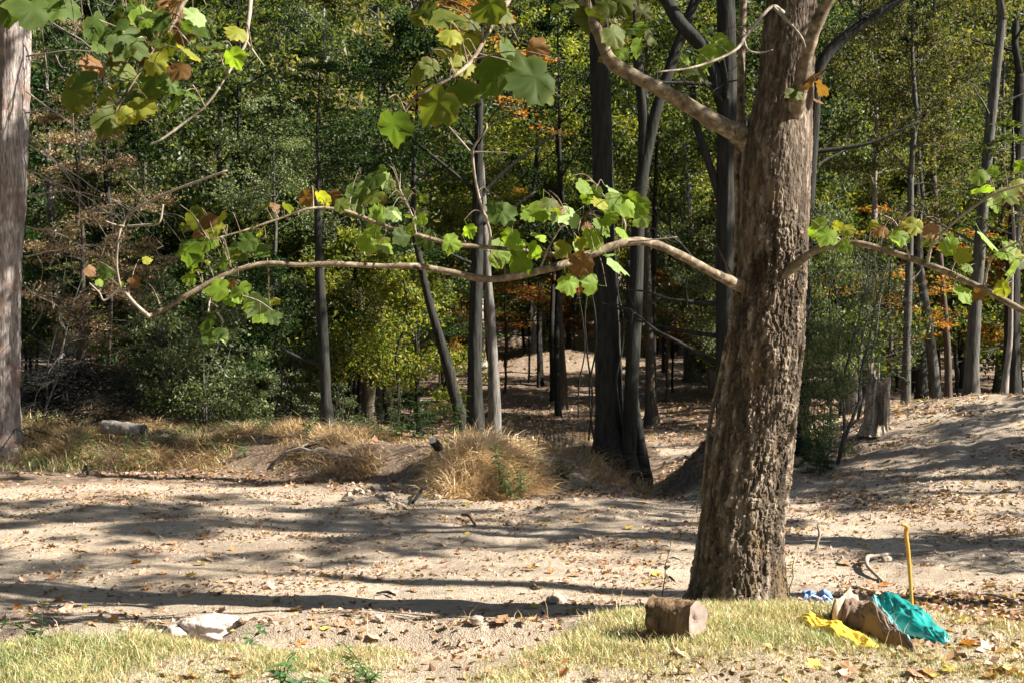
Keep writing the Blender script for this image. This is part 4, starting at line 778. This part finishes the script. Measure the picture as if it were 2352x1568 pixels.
# ------------------------------------------------------------------ plants
def weed(px, py, h, label, mat='weed', nl=26, ll=.10, d=None, seed=0, group=None, name='weed_plant', stems=2, cat='plant', spread=.12):
    rg = np.random.default_rng(seed + 900); p = gp(px, py) if d is None else pt(px, py, d); b = np.array([p.x, p.y, g1(p.x, p.y)]); St, Lf = Geo(), Geo()
    for s in range(stems):
        dx, dy = rg.normal(0, spread, 2); hh = h * rg.uniform(.65, 1.05); q = np.linspace(0, 1, 6)[:, None]
        P = np.hstack([dx * q ** 1.3 + .02 * rg.normal(0, 1, (6, 1)) * q, dy * q ** 1.3, hh * q]); P[0, 2] = -.03; St.add(*tube(P, .007 * (1 - .6 * q[:, 0]), 5, True))
        for k in range(nl // stems):
            u = .15 + .85 * (k + rg.random()) / (nl // stems); o = np.array([np.interp(u, q[:, 0], P[:, z]) for z in range(3)]); az = k * 2.4 + rg.normal(0, .3); L = ll * rg.uniform(.6, 1.2) * (1.15 - .5 * u)
            t = np.array([math.cos(az), math.sin(az), rg.uniform(-.2, .5)]); t /= np.linalg.norm(t); bb = np.cross(t, (0, 0, 1)); bb /= np.linalg.norm(bb); up = np.cross(bb, t)
            V = [o, o + t * L * .35 + bb * L * .2 + up * .01, o + t * L * .75 + bb * L * .13 - up * .1 * L, o + t * L * 1.05 - up * .3 * L, o + t * L * .75 - bb * L * .13 - up * .1 * L, o + t * L * .35 - bb * L * .2 + up * .01, o + t * L * .5 - up * .05 * L]
            Lf.add(V, [(0, 6, 1), (1, 6, 2), (2, 6, 3), (3, 6, 4), (4, 6, 5), (5, 6, 0)], rg.random())
    r = root(name, b, label, cat, group); obj('stem', St.mesh('stem', M['weed' if mat == 'weed' else 'brownbark']), r); obj('foliage', Lf.mesh('foliage', M[mat]), r)
weed(1150, 1100, 1.0, 'tall bright green weed growing out of the straw mound', nl=44, ll=.2, seed=1, stems=2, d=21.4)
weed(1165, 1110, .6, 'bushy green weed on the front of the straw mound', nl=60, ll=.16, seed=2, stems=4, d=20.9, spread=.2)
weed(1195, 1105, .55, 'green weed with narrow leaves right of the bushy one', nl=40, ll=.17, seed=3, stems=3, d=21.2, spread=.14)
weed(1292, 1100, .42, 'dense gray green weed on the dark bank left of the twin trunks', nl=110, ll=.13, seed=4, stems=7, d=22.2, spread=.15)
weed(870, 1020, .5, 'pale weed standing in the dry grass of the bank', nl=22, ll=.13, seed=5, d=24.6)
weed(175, 1020, .85, 'tall pale weed in front of the dark brush heap', nl=20, ll=.2, seed=6, d=25.2)
weed(225, 1030, .85, 'tall weed just left of the gray log', nl=24, ll=.16, seed=7, d=25.3)
weed(280, 1035, .75, 'tall weed in front of the gray log', nl=24, ll=.16, seed=8, d=25.0)
weed(330, 1040, .55, 'leafy weed right of the gray log', nl=26, ll=.14, seed=9, d=25.2)
weed(110, 1020, .4, 'low green weed beside the left trunk', nl=60, ll=.12, seed=10, stems=6, d=25, spread=.3)
weed(640, 1545, .30, 'broad leaved green plant at the bottom edge', nl=16, ll=.19, seed=11, stems=3, d=8.7, spread=.16)
weed(560, 1478, .22, 'broad leaved seedling right behind the whitish rock', nl=9, ll=.16, seed=12, stems=1, d=10.6)
weed(730, 1560, .22, 'pale green plant low at the bottom edge', nl=18, ll=.15, seed=13, stems=3, d=8.6, spread=.15)
weed(850, 1555, .16, 'fern like green plant at the edge of the bare sand', nl=40, ll=.09, seed=14, stems=4, d=8.9, spread=.2)
weed(90, 1490, .25, 'shaded leafy plant in the bottom left corner', 'dkgreen', nl=24, ll=.14, seed=15, stems=3, d=10, spread=.2)
weed(1810, 1385, .55, 'small leafy sapling at the right foot of the sycamore', 'lime', nl=34, ll=.07, seed=16, stems=4, d=12.0, spread=.1)
weed(1518, 1362, .85, 'thin sapling with a few hanging dry leaves left of the sycamore', 'deadweed', nl=9, ll=.17, seed=17, stems=1, d=12.6, spread=.12)
weed(1600, 965, .5, 'dark seedling with drooping leaves in the gap behind the vine', 'dkgreen', nl=22, ll=.15, seed=18, stems=2, d=19.5, spread=.3)
weed(1525, 1080, .45, 'dark leafy seedling beside the leaning black stem', 'dkgreen', nl=20, ll=.12, seed=19, stems=2, d=22.5, spread=.2)
_r = random.Random(33)
for k in range(14):
    weed(_r.uniform(120, 980), 0, _r.uniform(.25, .6), 'green weed scattered among the dry grass of the bank', 'weed', nl=_r.choice([18, 30, 44]), ll=_r.uniform(.1, .16), d=_r.uniform(24.3, 26), seed=140 + k, stems=_r.choice([2, 3, 5]), group='green weeds among the dry grass', spread=.2)
rng = random.Random(12)
for k in range(26):
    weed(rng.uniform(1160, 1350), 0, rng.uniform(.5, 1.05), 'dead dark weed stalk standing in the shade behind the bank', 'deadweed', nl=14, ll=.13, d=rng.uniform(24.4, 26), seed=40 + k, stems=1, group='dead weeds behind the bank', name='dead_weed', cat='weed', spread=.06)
for k in range(16):
    weed(rng.uniform(860, 1050), 0, rng.uniform(.8, 1.4), 'dark broad leaved weed standing behind the straw bank', 'dkgreen', nl=16, ll=.2, d=rng.uniform(25, 26.5), seed=80 + k, stems=1, group='dark leafy weeds behind the bank', name='dark_weed', cat='weed', spread=.08)

# ------------------------------------------------------------------ grass and straw
def blades(name, XY, L, wdt, mat, label, seed, lean=.5, dirx=0., kind='stuff', dz=0., lo=.3):
    rg = np.random.default_rng(seed); n = len(XY); x, y = XY[:, 0], XY[:, 1]; z = gh(x, y) + dz; l = L * rg.uniform(.35, 1.25, n) * np.clip(.8 + 1.5 * fbm(x * .9, y * .9, seed, 3), lo, 1.8); az = rg.uniform(0, 2 * PI, n)
    hx = np.cos(az) * lean * rg.uniform(.3, 1.5, n) + dirx; hy = np.sin(az) * lean * rg.uniform(.3, 1.5, n); s = rg.uniform(0, PI, n); wx, wy = np.cos(s) * wdt, np.sin(s) * wdt
    def lev(t, wf): 
        h = l * t * np.maximum(.25, 1 - .42 * t * np.hypot(hx, hy)); return x + hx * l * t * t, y + hy * l * t * t, z + h - .01
    a, b, c = lev(0, 1), lev(.55, 1), lev(1., 0); o = np.zeros(n)
    V = np.stack([np.stack([a[0] - wx, a[1] - wy, a[2]], -1), np.stack([a[0] + wx, a[1] + wy, a[2]], -1), np.stack([b[0] + wx * .8, b[1] + wy * .8, b[2]], -1), np.stack([b[0] - wx * .8, b[1] - wy * .8, b[2]], -1), np.stack(c, -1)], 1).reshape(-1, 3)
    k = np.arange(n)[:, None] * 5; T = np.concatenate([k + [0, 1, 2], k + [0, 2, 3], k + [3, 2, 4]])
    tint = np.repeat(np.clip(.5 + .30 * rg.normal(0, 1, n) + .45 * fbm(x * 1.1, y * 1.1, 0, 3), 0, 1), 5)
    me = Geo().add(V, T, tint).mesh(name, M[mat]); o = obj(name, me); tag(o, label, None if kind == 'stuff' else kind, None, 'stuff' if kind == 'stuff' else None); return o
rg = np.random.default_rng(31)
def field(n, x0, x1, y0, y1, dens):
    x = rg.uniform(x0, x1, n); y = rg.uniform(y0, y1, n); m = rg.uniform(0, 1, n) < dens(x, y) * np.clip(.72 + 1.2 * fbm(x * 1.9, y * 1.9, 3, 3), .06, 1); return np.stack([x[m], y[m]], -1)
gR = field(210000, -.9, 5.2, 7.6, 13.2, lambda x, y: ss((x - (-.55 + .75 * np.maximum(0, y - 9.0) * .6)) / .7) * ss((12.6 - y - .45 * np.maximum(0, x - 2.9)) / .8))
blades('grass', gR, .10, .003, 'grass', 'short tan and green grass around the foot of the sycamore', 1, .7, lo=.35)
gL = field(120000, -5.2, -.7, 7.4, 11.2, lambda x, y: ss((10.9 - y + .12 * x) / .8) * ss((-.55 - x + .2 * (9 - y)) / .6))
blades('grass', gL, .12, .003, 'grass', 'sparse dry grass along the bottom left edge', 2, .7, lo=.35)
tall = field(1500, -5, 4.2, 8.2, 11.5, lambda x, y: .7 * np.ones_like(x))
blades('tall_grass', tall, .24, .0022, 'straw', 'thin tall dry grass stems sticking up from the foreground', 3, .5)
yfl = lambda x: np.interp(x, [-30, -10, -6, -4, -1.8, -.6, .6, 2, 4], [27, 25.6, 24.3, 23.6, 22.2, 21., 21.6, 22.6, 23])
bk = field(260000, -12.5, 2.6, 21, 29.5, lambda x, y: np.clip(.55 + 1.9 * fbm(x * 1.0, y * 1.0, 4, 3), .06, 1) * ss((y - yfl(x) + .1) / .5) * ss((29.2 - y) / 1.5) * np.where(x > .2, .7, 1))
blades('dry_grass', bk, .34, .0055, 'straw', 'tangled tan dry grass covering the bank', 4, 1.9)
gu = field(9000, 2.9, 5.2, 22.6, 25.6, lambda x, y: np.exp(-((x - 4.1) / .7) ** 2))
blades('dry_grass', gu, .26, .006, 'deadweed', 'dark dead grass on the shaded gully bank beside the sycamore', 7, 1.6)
cr_ = field(5000, 5, 13, 24, 28.5, lambda x, y: np.clip(.2 + 1.6 * fbm(x * 1.3, y * 1.3, 8, 3), .0, 1) * ss((y - 24) / 1.5))
blades('dry_grass', cr_, .22, .006, 'straw', 'thin dry grass and roots along the crest of the right mound', 6, 2.0)
gw = field(9000, -11, -5.5, 24.6, 28, lambda x, y: .8 * np.ones_like(x))
blades('green_weeds', gw, .30, .008, 'grass', 'greenish weeds and grass around the gray log', 5, .7)
def straw_mound():
    r2 = np.random.default_rng(8); n = 17000; a = r2.uniform(0, 2 * PI, n); q = np.sqrt(r2.uniform(0, 1, n)); cx, cy = -.75, 22.0
    x = cx + np.where(np.cos(a) > 0, 1.25, .6) * q * np.cos(a) + .12 * r2.normal(0, 1, n); y = cy + 1.0 * q * np.sin(a); z = gh(x, y); hz = np.maximum(0, .20 * (1 - q ** 1.4)) * (1 - .5 * np.cos(a) * q) + .05 * r2.normal(0, 1, n); L = r2.uniform(.2, .62, n)
    dx, dy = np.cos(a) * .4 + r2.normal(0, .5, n) + .3, np.sin(a) * .4 + r2.normal(0, .5, n); fl = r2.random(n) < .13
    P0 = np.stack([x, y, z + hz * r2.uniform(.6, 1.05, n)], -1); up = np.where(fl, r2.uniform(.4, 1.0, n), -.45 + r2.normal(0, .35, n))
    D = nrm(np.stack([dx, dy, up], -1)); P1 = P0 + D * L[:, None] * .55 + [0, 0, .03]; P2 = P0 + D * L[:, None] - np.stack([0 * L, 0 * L, .12 * L], -1)
    for P in (P0, P1, P2): P[:, 2] = np.maximum(P[:, 2], gh(P[:, 0], P[:, 1]) + .01 + .05 * r2.random(n))
    W = nrm(np.cross(D, r2.normal(0, 1, (n, 3)))) * .0042
    V = np.stack([P0 - W, P0 + W, P1 + W, P1 - W, P2], 1).reshape(-1, 3); k = np.arange(n)[:, None] * 5; T = np.concatenate([k + [0, 1, 2], k + [0, 2, 3], k + [3, 2, 4]])
    b = (cx, cy, g1(cx, cy)); r = root('straw_mound', b, 'tall golden mound of straw at the back of the clearing', 'straw mound')
    o = obj('straw', Geo().add(V - np.array(b), T, np.repeat(np.clip(.72 + .22 * r2.normal(0, 1, n) + .35 * vn(x * 4, y * 4), 0, 1), 5)).mesh('straw', M['straw']), r); o['kind'] = 'stuff'
    u = np.linspace(0, 2 * PI, 40, endpoint=False); q = np.linspace(0, 1, 14)[:, None]; X = cx + 1.0 * q * np.cos(u); Y = cy + 1.15 * q * np.sin(u); Z = gh(X, Y) + .17 * (1 - q ** 1.4) * (1 - .5 * np.cos(u) * q) - .03 - .2 * q + .05 * fbm(X * 5, Y * 5, 2, 3)
    i = np.arange(13)[:, None] * 40; j = np.arange(40)[None]; kq = (j + 1) % 40; F = np.stack([i + j, i + 40 + j, i + 40 + kq, i + kq], -1).reshape(-1, 4)
    obj('thatch', Geo().add(np.stack([X, Y, Z], -1).reshape(-1, 3) - np.array(b), F, .45).mesh('thatch', M['straw']), r)
straw_mound()

# ------------------------------------------------------------------ fallen leaves
def litter(XY, size, seed, flat=.35):
    r2 = np.random.default_rng(seed); z = gh(XY[:, 0], XY[:, 1]); C = np.stack([XY[:, 0], XY[:, 1], z + size * .25 * r2.uniform(.1, 1, len(XY))], -1)
    return leaf_cloud(C, size, r2, 1., flat, .7)
G = Geo()
G.add(*litter(field(60000, -10.5, 9, 10.5, 23, lambda x, y: np.clip(.34 + 1.3 * fbm(x * .8, y * 1.6, 8, 3), .04, 1)), .06, 1, .5))
G.add(*litter(field(16000, 3.4, 12, 17, 28, lambda x, y: np.clip(.4 + 1.4 * fbm(x * 1.1, y * 1.1, 2, 3), .05, 1)), .085, 9, .6))
G.add(*litter(field(9000, -10.5, 3, 21, 24.5, lambda x, y: np.exp(-((y - yfl(x) + .5) / .7) ** 2)), .085, 2, .6))
G.add(*litter(field(5000, 2.6, 6, 7.8, 13.5, lambda x, y: ss((x - 3) / 1.2)), .09, 3, .6))
G.add(*litter(field(9000, -3.5, 9, 24, 45, lambda x, y: .8 + 0 * x), .12, 4, .5))
G.add(*litter(field(7000, -14, 14, 30, 66, lambda x, y: .8 + 0 * x), .17, 5, .5))
G.add(*litter(field(3500, 0, 4.5, 7.8, 12.5, lambda x, y: .7 + 0 * x), .06, 11, .7))
G.add(*litter(field(2600, -5, 3, 7.8, 11.5, lambda x, y: .6 + 0 * x), .07, 6, .7))
tag(obj('leaf_litter', G.mesh('leaf_litter', M['litter'], smooth=False)), 'small scattered leaf litter over the clearing and the woodland floor', kind='stuff')
def pebbles():
    r2 = np.random.default_rng(77); xy = field(9000, -9, 8.5, 10.5, 22.5, lambda x, y: np.clip(.3 + 1.2 * fbm(x * 1.5, y * 1.5, 5, 3), .03, 1)); n = len(xy); s = (.010 + .022 * r2.random(n) ** 3)[:, None]
    C = np.stack([xy[:, 0], xy[:, 1], gh(xy[:, 0], xy[:, 1])], -1); O = np.array([(1, 0, 0), (-1, 0, 0), (0, 1, 0), (0, -1, 0), (0, 0, 1), (0, 0, -.6)], float)
    V = (C[:, None] + O[None] * s[:, None] * r2.uniform(.6, 1.3, (n, 6, 1))).reshape(-1, 3); f = np.array([(0, 2, 4), (2, 1, 4), (1, 3, 4), (3, 0, 4), (2, 0, 5), (1, 2, 5), (3, 1, 5), (0, 3, 5)])
    T = (np.arange(n)[:, None, None] * 6 + f[None]).reshape(-1, 3); tag(obj('pebbles', Geo().add(V, T).mesh('pebbles', M['clod'], smooth=False)), 'pebbles and crumbs of soil on the bare clearing', kind='stuff')
pebbles()
def ground_leaf(seed):
    rg2 = np.random.default_rng(seed); o = np.array([(0, -.5), (-.2, -.28), (-.42, -.1), (-.26, .06), (-.34, .3), (-.1, .26), (0, .52), (.1, .26), (.34, .3), (.26, .06), (.42, -.1), (.2, -.28)]) * (1 + rg2.normal(0, .08, (12, 2)))
    P = np.vstack([[(0, 0)], o]); z = .55 * P[:, 0] ** 2 * rg2.uniform(.3, 1.6) + .4 * P[:, 1] ** 2 * rg2.uniform(-.3, 1) + rg2.normal(0, .03, 13)
    return Geo().add(np.hstack([P, z[:, None]]), [(0, 1 + k, 1 + (k + 1) % 12) for k in range(12)], rg2.uniform(0, 1))
FM = {'brown': leaf_mat('fallen_brown_leaf', [(.20, .11, .06), (.30, .18, .10)], .15), 'pink': leaf_mat('fallen_pinkish_leaf', [(.40, .24, .16), (.50, .33, .24)], .15), 'orange': leaf_mat('fallen_orange_leaf', [(.38, .16, .05), (.45, .22, .08)], .2), 'yellow': leaf_mat('fallen_yellow_leaf', [(.45, .34, .07), (.36, .30, .08)], .2)}
GL = {(c, s): ground_leaf(s).mesh('fallen_leaf', FM[c], smooth=False) for c in FM for s in range(4)}
FL = {'brown': 'dark brown curled leaf fallen', 'pink': 'pale pinkish tan leaf fallen', 'orange': 'orange leaf fallen', 'yellow': 'yellow green leaf fallen'}
rng = random.Random(21); cnt = 0
while cnt < 280:
    px, py = rng.uniform(0, 2352), 1565 - 450 * rng.random() ** 1.3
    right = px > 1900 and py > 1330
    if 1560 < px < 1830 or (not right and (px > 1850 and py < 1330) and rng.random() < .6): continue
    if py > 1440 and px < 2050 and rng.random() < .7: continue
    p = gp(px, py); c = rng.choices(list(FM), [4, 5, 2, 1.5])[0]; s = rng.uniform(.08, .17) * (1.0 if py > 1200 else 1.2)
    o = obj('fallen_leaf', GL[c, rng.randrange(4)], None, (p.x, p.y, p.z + s * .13)); o.scale = (s, s, s); o.rotation_euler = (rng.gauss(0, .35), rng.gauss(0, .35), rng.uniform(0, 6.3))
    zn = 'in the grass' if py > 1430 else 'by the clothes and cane' if px > 1850 and py > 1340 else 'on the sand right of the trunk' if px > 1830 else 'on the sand at left' if px < 700 else 'on the sand in the middle'
    tag(o, FL[c] + ' ' + zn, 'leaf', c + ' leaves fallen ' + zn); cnt += 1

# ------------------------------------------------------------------ clothes, bag, frame and cane
def cloth_mat(name, col, rough, spec, bstr=.3):
    b = NB(name); a = b.noise(5, 4, b.coord()); a2 = b.noise(240, 2, b.coord()); c = b.ramp(a, [(.3, tuple(x * .85 for x in col)), (.7, col)]); return b.bsdf(c, rough, a2, bstr, .002, spec)
M['teal'] = cloth_mat('teal_nylon', (.010, .20, .185), .27, .6); M['khaki'] = cloth_mat('brown_cotton', (.15, .105, .08), .85, .2); M['tealin'] = cloth_mat('pale_teal_lining', (.16, .42, .42), .5, .4)
M['khakipale'] = cloth_mat('pale_brown_hem', (.36, .29, .24), .85, .2); M['yellow'] = cloth_mat('yellow_plastic', (.80, .55, .06), .3, .5); M['cane'] = flat_mat('varnished_yellow_wood', (.50, .24, .04), .35, .15, 30, .1, .5)
M['blue'] = cloth_mat('blue_webbing', (.12, .22, .50), .6, .3); M['rod'] = flat_mat('pale_rod', (.62, .58, .54), .4, .1, 20, .1, .5); M['blackfoot'] = flat_mat('dark_tube', (.03, .025, .02), .5, .2)
def drape(name, spine, mat, parent, seed, folds=.03, nf=7, nu=70, nv=46, pw=1.7):
    """spine: (px, py on the ground, half width m, height m)"""
    P = [];
    for a, b, hw, h in spine: p = gp(a, b); P.append([p.x, p.y, hw, h])
    P = np.array(P); t = np.linspace(0, 1, nu); k = np.linspace(0, 1, len(P)); Q = np.stack([np.interp(t, k, P[:, c]) for c in range(4)], -1)
    for c in range(4): Q[:, c] = np.convolve(np.pad(Q[:, c], 6, 'edge'), np.ones(13) / 13, 'valid')
    tg = nrm(np.gradient(Q[:, :2], axis=0)); nn = np.stack([-tg[:, 1], tg[:, 0]], -1); v = np.linspace(-1, 1, nv)
    ed = 1 + .18 * fbm(t * 7 + seed, np.zeros(nu), seed, 2)[:, None] + .1 * vn(t[:, None] * 13 + seed, np.sign(v)[None] * 5)
    end = np.minimum(1, np.minimum(t, 1 - t) / .12)[:, None] ** .5
    X = Q[:, 0:1] + nn[:, 0:1] * v * Q[:, 2:3] * ed * (.35 + .65 * end); Y = Q[:, 1:2] + nn[:, 1:2] * v * Q[:, 2:3] * ed * (.35 + .65 * end)
    prof = np.maximum(0, 1 - np.abs(v[None]) ** pw) ** .75 * end
    ph = t[:, None] * nf * 2 + 2.5 * v[None] + 2.6 * fbm(t[:, None] * 2.5 + seed, v[None] * 1.4, seed, 3); fd = np.sin(ph) * np.abs(np.sin(ph)) ** .3
    fd2 = 1 - np.abs(vn(t[:, None] * 9 + 3 * v[None], v[None] * 3 - seed)) * 2
    fd3 = 1 - np.abs(vn(t[:, None] * 17 - 5 * v[None], v[None] * 6 + seed, 2)) * 2.2
    Z = gh(X, Y) + .012 + Q[:, 3:4] * prof * (1 + .25 * vn(t[:, None] * 5, v[None] * 2, seed)) + folds * (.8 * fd + .6 * fd2 + .35 * fd3) * (.25 + .75 * prof); Z = np.maximum(Z, gh(X, Y) + .006)
    i = np.arange(nu - 1)[:, None] * nv; j = np.arange(nv - 1)[None]; F = np.stack([i + j, i + nv + j, i + nv + j + 1, i + j + 1], -1).reshape(-1, 4)
    return np.stack([X, Y, Z], -1).reshape(-1, 3), F
def cloth_thing(name, spine, mat, label, cat, seed, parts=(), **kw):
    p = gp(spine[0][0], spine[0][1]); r = root(name, p, label, cat)
    for pn, sp, mt, sd_, k2 in [('shell', spine, mat, seed, kw)] + list(parts):
        V, F = drape(pn, sp, mt, r, sd_, **k2); o = obj(pn, Geo().add(V - np.array(p), F).mesh(pn, M[mt]), r)
cloth_thing('teal_jacket', [(2000, 1412, .10, .12), (2040, 1424, .20, .19), (2085, 1442, .22, .17), (2130, 1466, .17, .10), (2172, 1486, .09, .05)], 'teal', 'crumpled shiny teal jacket lying on the grass beside the cane', 'jacket', 3,
            [('lining', [(2000, 1412, .07, .22), (2022, 1440, .06, .17), (2056, 1470, .06, .10), (2094, 1494, .05, .05)], 'tealin', 7, dict(folds=.018, nf=4))], folds=.034, nf=6)
cloth_thing('brown_trousers', [(1906, 1424, .12, .12), (1940, 1430, .19, .20), (1980, 1436, .19, .21), (2012, 1446, .12, .12), (2030, 1452, .06, .05)], 'khaki', 'heap of wrinkled brown trousers between yellow bag and teal jacket', 'trousers', 5, parts=[('leg', [(1975, 1440, .08, .20), (2010, 1452, .09, .17), (2055, 1478, .08, .10), (2105, 1500, .05, .05)], 'khaki', 11, dict(folds=.024, nf=5)), ('lining', [(1912, 1436, .03, .17), (1945, 1432, .04, .245), (1975, 1430, .03, .25)], 'khakipale', 12, dict(folds=.012, nf=3))], folds=.026, nf=6)
cloth_thing('yellow_bag', [(1843, 1422, .10, .05), (1890, 1440, .14, .035), (1940, 1466, .13, .05), (1985, 1486, .11, .03), (2016, 1490, .06, .03)], 'yellow', 'flattened bright yellow plastic bag on the grass', 'bag', 9, folds=.02, nf=9, pw=5)
def frame_thing():
    d = 11.75; b = gp(1880, 1420); r = root('folded_frame', b, 'tangle of blue straps, pale rods and dark legs beside the clothes', 'folded frame')
    def tb(name, pts, w, mat):
        P = np.array([list(pt(x, y, d + dd)) for x, y, dd in pts]); P, R = smoothp(P, np.full(len(P), w), 5); obj(name, Geo().add(*tube(P, R, 8, True)).mesh(name, M[mat], b), r)
    tb('leg', [(1862, 1374, 0), (1856, 1390, -.02), (1854, 1408, -.03), (1850, 1428, -.04)], .014, 'blackfoot'); tb('leg', [(1874, 1380, 0), (1878, 1392, -.02), (1872, 1408, -.03), (1862, 1426, -.05)], .014, 'blackfoot'); tb('leg', [(1900, 1385, .05), (1894, 1400, 0), (1890, 1425, 0)], .012, 'blackfoot')
    tb('rod', [(1850, 1362, 0), (1875, 1370, 0), (1905, 1384, .0)], .011, 'rod'); tb('rod', [(1888, 1364, .1), (1900, 1374, .05), (1914, 1384, .0)], .013, 'rod')
    rg2 = random.Random(3)
    for q in ([(1844, 1357), (1852, 1362), (1862, 1360), (1870, 1366)], [(1848, 1368), (1866, 1376), (1884, 1384), (1900, 1386)], [(1880, 1366), (1892, 1358), (1902, 1362), (1908, 1372)], [(1868, 1376), (1880, 1390), (1892, 1402), (1905, 1408)], [(1895, 1372), (1902, 1390), (1898, 1405), (1896, 1420)], [(1884, 1380), (1890, 1372), (1898, 1380), (1890, 1396)], [(1872, 1384), (1888, 1394), (1908, 1394), (1914, 1386)]):
        P = np.array([list(pt(x, y, d + rg2.uniform(-.08, .08))) for x, y in q]); P, _ = smoothp(P, np.ones(len(P)), 5); W = nrm(np.cross(np.gradient(P, axis=0), (rg2.uniform(-.4, .4), -1, rg2.uniform(-.3, .5)))) * .026; n = len(P); Th = np.array([0, .003, 0])
        V = np.vstack([P - W - Th, P + W - Th, P + W + Th, P - W + Th]); F = []
        for a in range(n - 1):
            for s in range(4): F.append((s * n + a, s * n + a + 1, (s + 1) % 4 * n + a + 1, (s + 1) % 4 * n + a))
        obj('strap', Geo().add(V - np.array(b), np.array(F)).mesh('strap', M['blue']), r)
frame_thing()
cb = gp(2096, 1425); cdp = cb.y
def cane():
    P = np.array([list(pt(x, y, cdp + dd)) for x, y, dd in [(2097, 1430, 0), (2094, 1380, .0), (2090, 1320, .0), (2086, 1265, 0), (2082, 1235, 0), (2081, 1220, 0), (2083, 1210, -.01), (2079, 1205, -.02), (2071, 1204, -.03)]])
    P[0, 2] = cb.z - .05; P, R = smoothp(P, [.014, .015, .016, .017, .018, .0185, .019, .017, .011], 6)
    r = root('walking_cane', cb, 'yellow wooden walking cane standing upright behind the teal jacket', 'cane'); obj('shaft', Geo().add(*tube(P[:-13], R[:-13], 12, True)).mesh('shaft', M['cane'], cb), r); obj('handle', Geo().add(*tube(P[-14:], R[-14:], 12, True)).mesh('handle', M['cane'], cb), r)
cane()
# trees whose labels coincide are told apart by their order from the left
same = {}
for o in bpy.data.objects:
    if o.parent is None and o.get('category') == 'tree' and o.get('group') and 'outside' not in o['label'] and 'beyond the right side' not in o['label']: same.setdefault(o['label'], []).append(o)
ORD = ['first', 'second', 'third', 'fourth', 'fifth', 'sixth', 'seventh', 'eighth', 'ninth', 'tenth']
for lb, os_ in same.items():
    if len(os_) > 1 and len(lb.split()) <= 13:
        for k, o in enumerate(sorted(os_, key=lambda q: pxof(q.location.x, q.location.y))): o['label'] = '%s, %s from left' % (lb, ORD[min(k, 9)])
